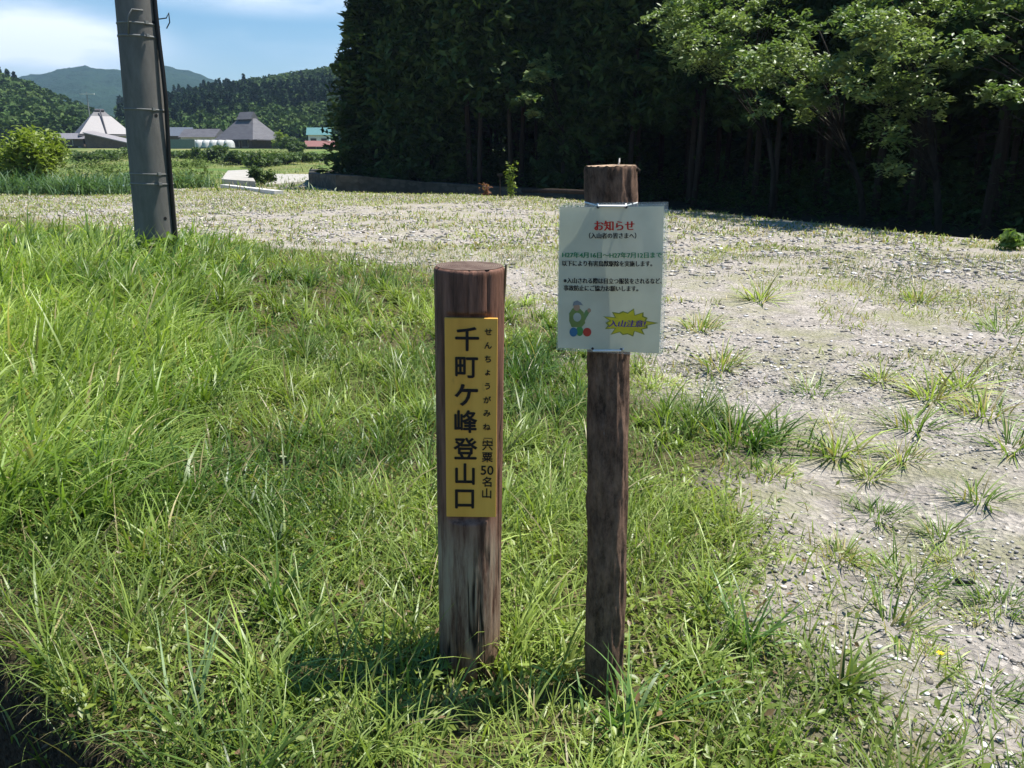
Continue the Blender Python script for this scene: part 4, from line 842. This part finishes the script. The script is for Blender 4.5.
# farmhouse with the shining metal face, left of the pole
b = at(104, 146, 175); f2 = empty('farmhouse', (b.x, 175, b.z - .2), 'farmhouse left of the utility pole with a pyramid roof whose pale metal face shines', 'house', rz=R(36))
MB().box((0, 0, 1.2), (8.6, 7, 2.6)).build('wall', wallw, f2); wins(f2, (-2, 1.6), -3.54, 1.2, 1.5, 1.3)
mb = MB(); hip(mb, 10.4, 9., 2.2, 7.2, 1.8); o = mb.build('roof', roofg, f2)
V = [(-5.0, -4.35, 2.42), (5.0, -4.35, 2.42), (1.9, -1.1, 6.0), (-1.9, -1.1, 6.0)]; off = Vector((0, -.12, .1)); mb = MB(); mb.add([Vector(v) + off for v in V] + [Vector(v) - off * .5 for v in V], [(0, 1, 2, 3), (7, 6, 5, 4), (0, 4, 5, 1), (1, 5, 6, 2), (2, 6, 7, 3), (3, 7, 4, 0)]); mb.build('metal_roof_face', rooff, f2)
mb = MB(); mb.tube([(0, -4.6, 2.5), (0, -.6, 7.4)], .14, 6); mb.tube([(-.9, 0, 7.25), (.9, 0, 7.25)], .3, 8); mb.build('ridge_cap', darkr, f2)
b = at(112, 147, 168); o = MB(); s1 = empty('lean_to_shed', (b.x, 168, b.z - .3), 'low shed with a long slanting whitish roof in front of the shining farmhouse', 'shed')
mb = MB(); mb.add([(-4.5, -2, 3.1), (5.2, -2, .9), (5.2, 2, 1.3), (-4.5, 2, 3.5), (-4.5, -2, 2.9), (5.2, -2, .7), (5.2, 2, 1.1), (-4.5, 2, 3.3)], [(0, 1, 2, 3), (7, 6, 5, 4), (0, 4, 5, 1), (1, 5, 6, 2), (2, 6, 7, 3), (3, 7, 4, 0)]); mb.build('roof', rooff, s1); mb = MB(); mb.add([(-4.3, -1.8, 0), (5, -1.8, 0), (5, 1.8, 0), (-4.3, 1.8, 0), (-4.3, -1.8, 2.85), (5, -1.8, .72), (5, 1.8, .98), (-4.3, 1.8, 3.1)], [(0, 1, 5, 4), (1, 2, 6, 5), (2, 3, 7, 6), (3, 0, 4, 7)]); mb.build('wall', wallb, s1)
def cottage(px, py, Yd, w, d, hw, hr, rmat, wmat, name, label, rz=0, cat='house', nw=2):
    b = at(px, py, Yd); t = empty(name, (b.x, Yd, b.z - .2), label, cat, rz=R(rz)); MB().box((0, 0, hw / 2), (w, d, hw)).build('wall', wmat, t)
    mb = MB(); gable(mb, w + .8, d + 1.2, hw - .05, hw + hr); mb.build('roof', rmat, t); wins(t, [(-.5 + (k + .5) / nw) * w for k in range(nw)], -d / 2 - .06, hw * .5, 1.2, 1.) if nw else None; return t
cottage(74, 145.5, 170, 5.6, 3, 1.5, 1.1, plain('slate_roof', (.2, .19, .2), .5), wallb, 'storage_shed', 'long low dark shed left of the shining farmhouse', 0, 'shed', 1)
cottage(204, 146, 200, 8.6, 5, 2.2, 1.9, roofg, wallw, 'outbuilding', 'grey gable roofed outbuilding left of the large grey farmhouse', -10)
cottage(178, 146, 210, 7.4, 5, 2.6, 2.1, plain('bluish_roof', (.10, .115, .14), .5), wallb, 'outbuilding', 'bluish roofed outbuilding just right of the utility pole', 6)
t = cottage(320, 146, 190, 4.6, 4, 2.6, 1.6, tealr, whitew, 'cottage', 'small white cottage with a teal roof at the edge of the forest', 8)
cottage(321, 152, 170, 5.4, 3.5, 1.3, 1.1, redr, wallb, 'storage_shed', 'low shed with a faded red roof below the teal roofed cottage', 5, 'shed', 1)
b = at(178, 150, 165); tag(MB().box((b.x, 165, b.z + .9), (7, .3, 2.2)).build('board_fence', plain('grey_green_fence', (.16, .2, .17), .8), None), 'grey green board fence just right of the utility pole', 'fence')
# vinyl tunnels
b = at(190, 147, 172); b2 = at(233, 147, 172); n_ = 6
for k in range(n_):
    x = b.x + (b2.x - b.x) * (k + .5) / n_; mb = MB(); w = (b2.x - b.x) / n_ / 2 * .95; V = []; 
    for yy in (-1.5, 1.5):
        for j in range(9): a_ = math.pi * j / 8; V.append((x + w * math.cos(a_), 172 + yy, b.z - .1 + 1.5 * math.sin(a_) ** .7))
    mb.add(V, [(j, j + 1, j + 10, j + 9) for j in range(8)] + [tuple(range(8, -1, -1)), tuple(range(9, 18))]); tag(mb.build('vinyl_tunnel', plain('white_vinyl', (.5, .5, .48), .5) if k == 0 else bpy.data.materials['white_vinyl'], None, True), 'leftmost white vinyl crop tunnel, nearest the green board fence' if k == 0 else 'rightmost white vinyl crop tunnel, nearest the large grey farmhouse' if k == n_ - 1 else 'white vinyl crop tunnel in the middle of its row before the outbuildings', 'crop tunnel', 'row of white vinyl crop tunnels')
# thin antenna pole above the left farmhouse
b = at(93, 140, 190); tpz = at(93, 92, 190); rt = empty('power_pole', (b.x, 190, b.z - 1), 'distant thin power pole with a crossarm behind the shining farmhouse', 'utility pole')
MB().tube([(0, 0, 0), (0, 0, tpz.z - b.z + 1)], [.16, .11], 8).build('shaft', plain('far_pole', (.25, .25, .25), .7), rt); MB().box((.1, 0, tpz.z - b.z + .6), (3.2, .25, .3)).build('crossarm', plain('far_crossarm', (.6, .6, .6), .6), rt)

# ------------------------------------------------------------------ hills and the far mountain
def skyline(pts):
    a = np.array([ray(px, py)[0] / ray(px, py)[1] for px, py in pts]); e_ = np.array([ray(px, py)[2] / ray(px, py)[1] for px, py in pts]); return a, e_
def hillmesh(name, sk, d0, d1, below, mat, nu=160, nv=60, rough=3., seed=0, flatten=1.):
    a, e_ = skyline(sk); A = np.linspace(a[0], a[-1], nu); Eh = np.interp(A, a, e_); D = np.linspace(d0, d1 * 1.25, nv)
    AA, DD = np.meshgrid(A, D); H = np.interp(AA, A, Eh) * d1 - below
    t = np.clip((DD - d0) / (d1 - d0), 0, 1); z = 2.0 + (H) * (t ** .9) - np.clip(DD / d1 - 1, 0, 1) * H * .8
    x = AA * DD; y = DD; z = z + rough * (fbm(x / 45, y / 45, seed) - .5) * np.minimum(1, t * 3) + rough * .5 * (fbm(x / 14, y / 14, seed + 3) - .5) * np.minimum(1, t * 3)
    z = np.where(DD == d0, 0, z)
    V = np.stack([x.ravel(), y.ravel(), z.ravel()], 1); i = (np.arange(nu - 1)[None] + np.arange(nv - 1)[:, None] * nu).ravel(); F = np.stack([i, i + 1, i + nu + 1, i + nu], 1)
    tag(mesh(name, V, F, mat, smooth=True), kind='structure')
    def f(xx, yy):
        aa = xx / yy; fi = (aa - A[0]) / (A[-1] - A[0]) * (nu - 1); fj = (yy - D[0]) / (D[-1] - D[0]) * (nv - 1); i0 = np.clip(fi.astype(int), 0, nu - 2); j0 = np.clip(fj.astype(int), 0, nv - 2); u = np.clip(fi - i0, 0, 1); w = np.clip(fj - j0, 0, 1)
        return (z[j0, i0] * (1 - u) + z[j0, i0 + 1] * u) * (1 - w) + (z[j0 + 1, i0] * (1 - u) + z[j0 + 1, i0 + 1] * u) * w
    return f, A
hm = plain('hill_ground', (.05, .08, .025), .95, .1, scale=.02, var=.3)
def wood(name, f, A, d0, d1, n, hh, label, seed, faces=130, con=.53, dmax=None):
    r_ = np.random.default_rng(seed); Vs, Fs, Cs, o = [], [], [], 0
    d = r_.uniform(d0 ** 1.5, d1 ** 1.5, n) ** (1 / 1.5); a = r_.uniform(A[0], A[-1], n); x = a * d; y = d; z = f(x, y)
    H = hh * r_.uniform(.6, 1.15, n); isc = (fbm(x / 60, y / 60, seed + 5) + .25 * r_.random(n)) < con * .95
    u = r_.random((n, faces)); th = r_.uniform(0, 6.28, (n, faces))
    rc = H[:, None] * .17 * (1 - u) ** .8 + .2; rb = H[:, None] * .3 * np.sqrt(np.clip(1 - (2 * u - 1) ** 2, 0, 1)) * .95
    R_ = np.where(isc[:, None], rc, rb) * r_.uniform(.75, 1.05, (n, faces)); Z = np.where(isc[:, None], H[:, None] * (.12 + .88 * u), H[:, None] * .7 * (.1 + .8 * u))
    c = np.stack([x[:, None] + R_ * np.cos(th), y[:, None] + R_ * np.sin(th), z[:, None] + Z], 2).reshape(-1, 3)
    base = np.where(isc[:, None], np.array([.017, .037, .014])[None], np.array([.045, .08, .02])[None]) * r_.uniform(.7, 1.35, (n, 1))
    yel = (~isc) & (r_.random(n) < .22); base[yel] = np.array([.07, .11, .027])
    cols = np.repeat(base, faces, 0) * r_.uniform(.8, 1.2, (n * faces, 1)); sz = np.repeat(H * (.115 if faces > 50 else .17), faces) * r_.uniform(.7, 1.3, n * faces)
    global rng
    keep = rng; rng = r_; V, F, C = leaves(c, sz, .25, 1.3, cols); rng = keep
    tag(mesh(name, V, F, M['hillwood'], col=C), label, 'woodland', kind='stuff')
fR, AR = hillmesh('hill_right', [(120, 118), (165, 108), (210, 100), (250, 92), (300, 83), (340, 74), (420, 60), (700, 40), (1100, 30)], 215, 430, 0, hm, seed=3)
fL, AL = hillmesh('hill_left', [(-160, 70), (-60, 82), (0, 90), (30, 100), (60, 114), (90, 128), (125, 142), (150, 150)], 200, 330, 0, hm, seed=5)
wood('hillside_woods', fR, AR[(AR < .0)], 222, 470, 4600, 8.5, 'dense conifer and broadleaf woods covering the hillside behind the farmhouses', 5)
wood('hillside_woods', fL, AL, 205, 360, 1500, 10, 'dense broadleaf woods covering the low hill at the left edge', 6, con=.42)
mm_ = NM('mountain_forest', .95, .05); n1 = mm_.noise(.012, 8, .7); n2 = mm_.noise(.08, 5, .7); mm_.color(mm_.mix(mm_.ramp(n2, [(.35, 0.), (.65, 1.)]), mm_.ramp(n1, [(.4, (.012, .032, .018)), (.6, (.024, .052, .024))]), (.012, .03, .016))).bump(n2, 1., 6)
fM, AM = hillmesh('far_mountain', [(-200, 110), (-60, 92), (0, 84), (36, 76), (60, 69), (85, 65), (105, 69), (140, 73), (165, 66), (185, 70), (215, 82), (250, 92), (330, 100), (420, 100), (900, 100)], 750, 1500, 0, mm_.m, 420, 160, rough=16, seed=8)

# ------------------------------------------------------------------ haze
hzm = bpy.data.materials.new('haze'); hzm.use_nodes = True; t_ = hzm.node_tree; t_.nodes.remove(t_.nodes['Principled BSDF'])
pv = t_.nodes.new('ShaderNodeVolumePrincipled'); pv.inputs['Density'].default_value = .0002; pv.inputs['Color'].default_value = (.5, .72, 1, 1); pv.inputs['Anisotropy'].default_value = .2
t_.links.new(pv.outputs[0], t_.nodes['Material Output'].inputs['Volume'])
HAZE = True
if HAZE:
    mb = MB(); mb.box((0, 1900, 220), (5600, 5000, 560)); tag(mb.build('haze', hzm), 'thin bluish air haze over the valley', 'haze', kind='stuff')
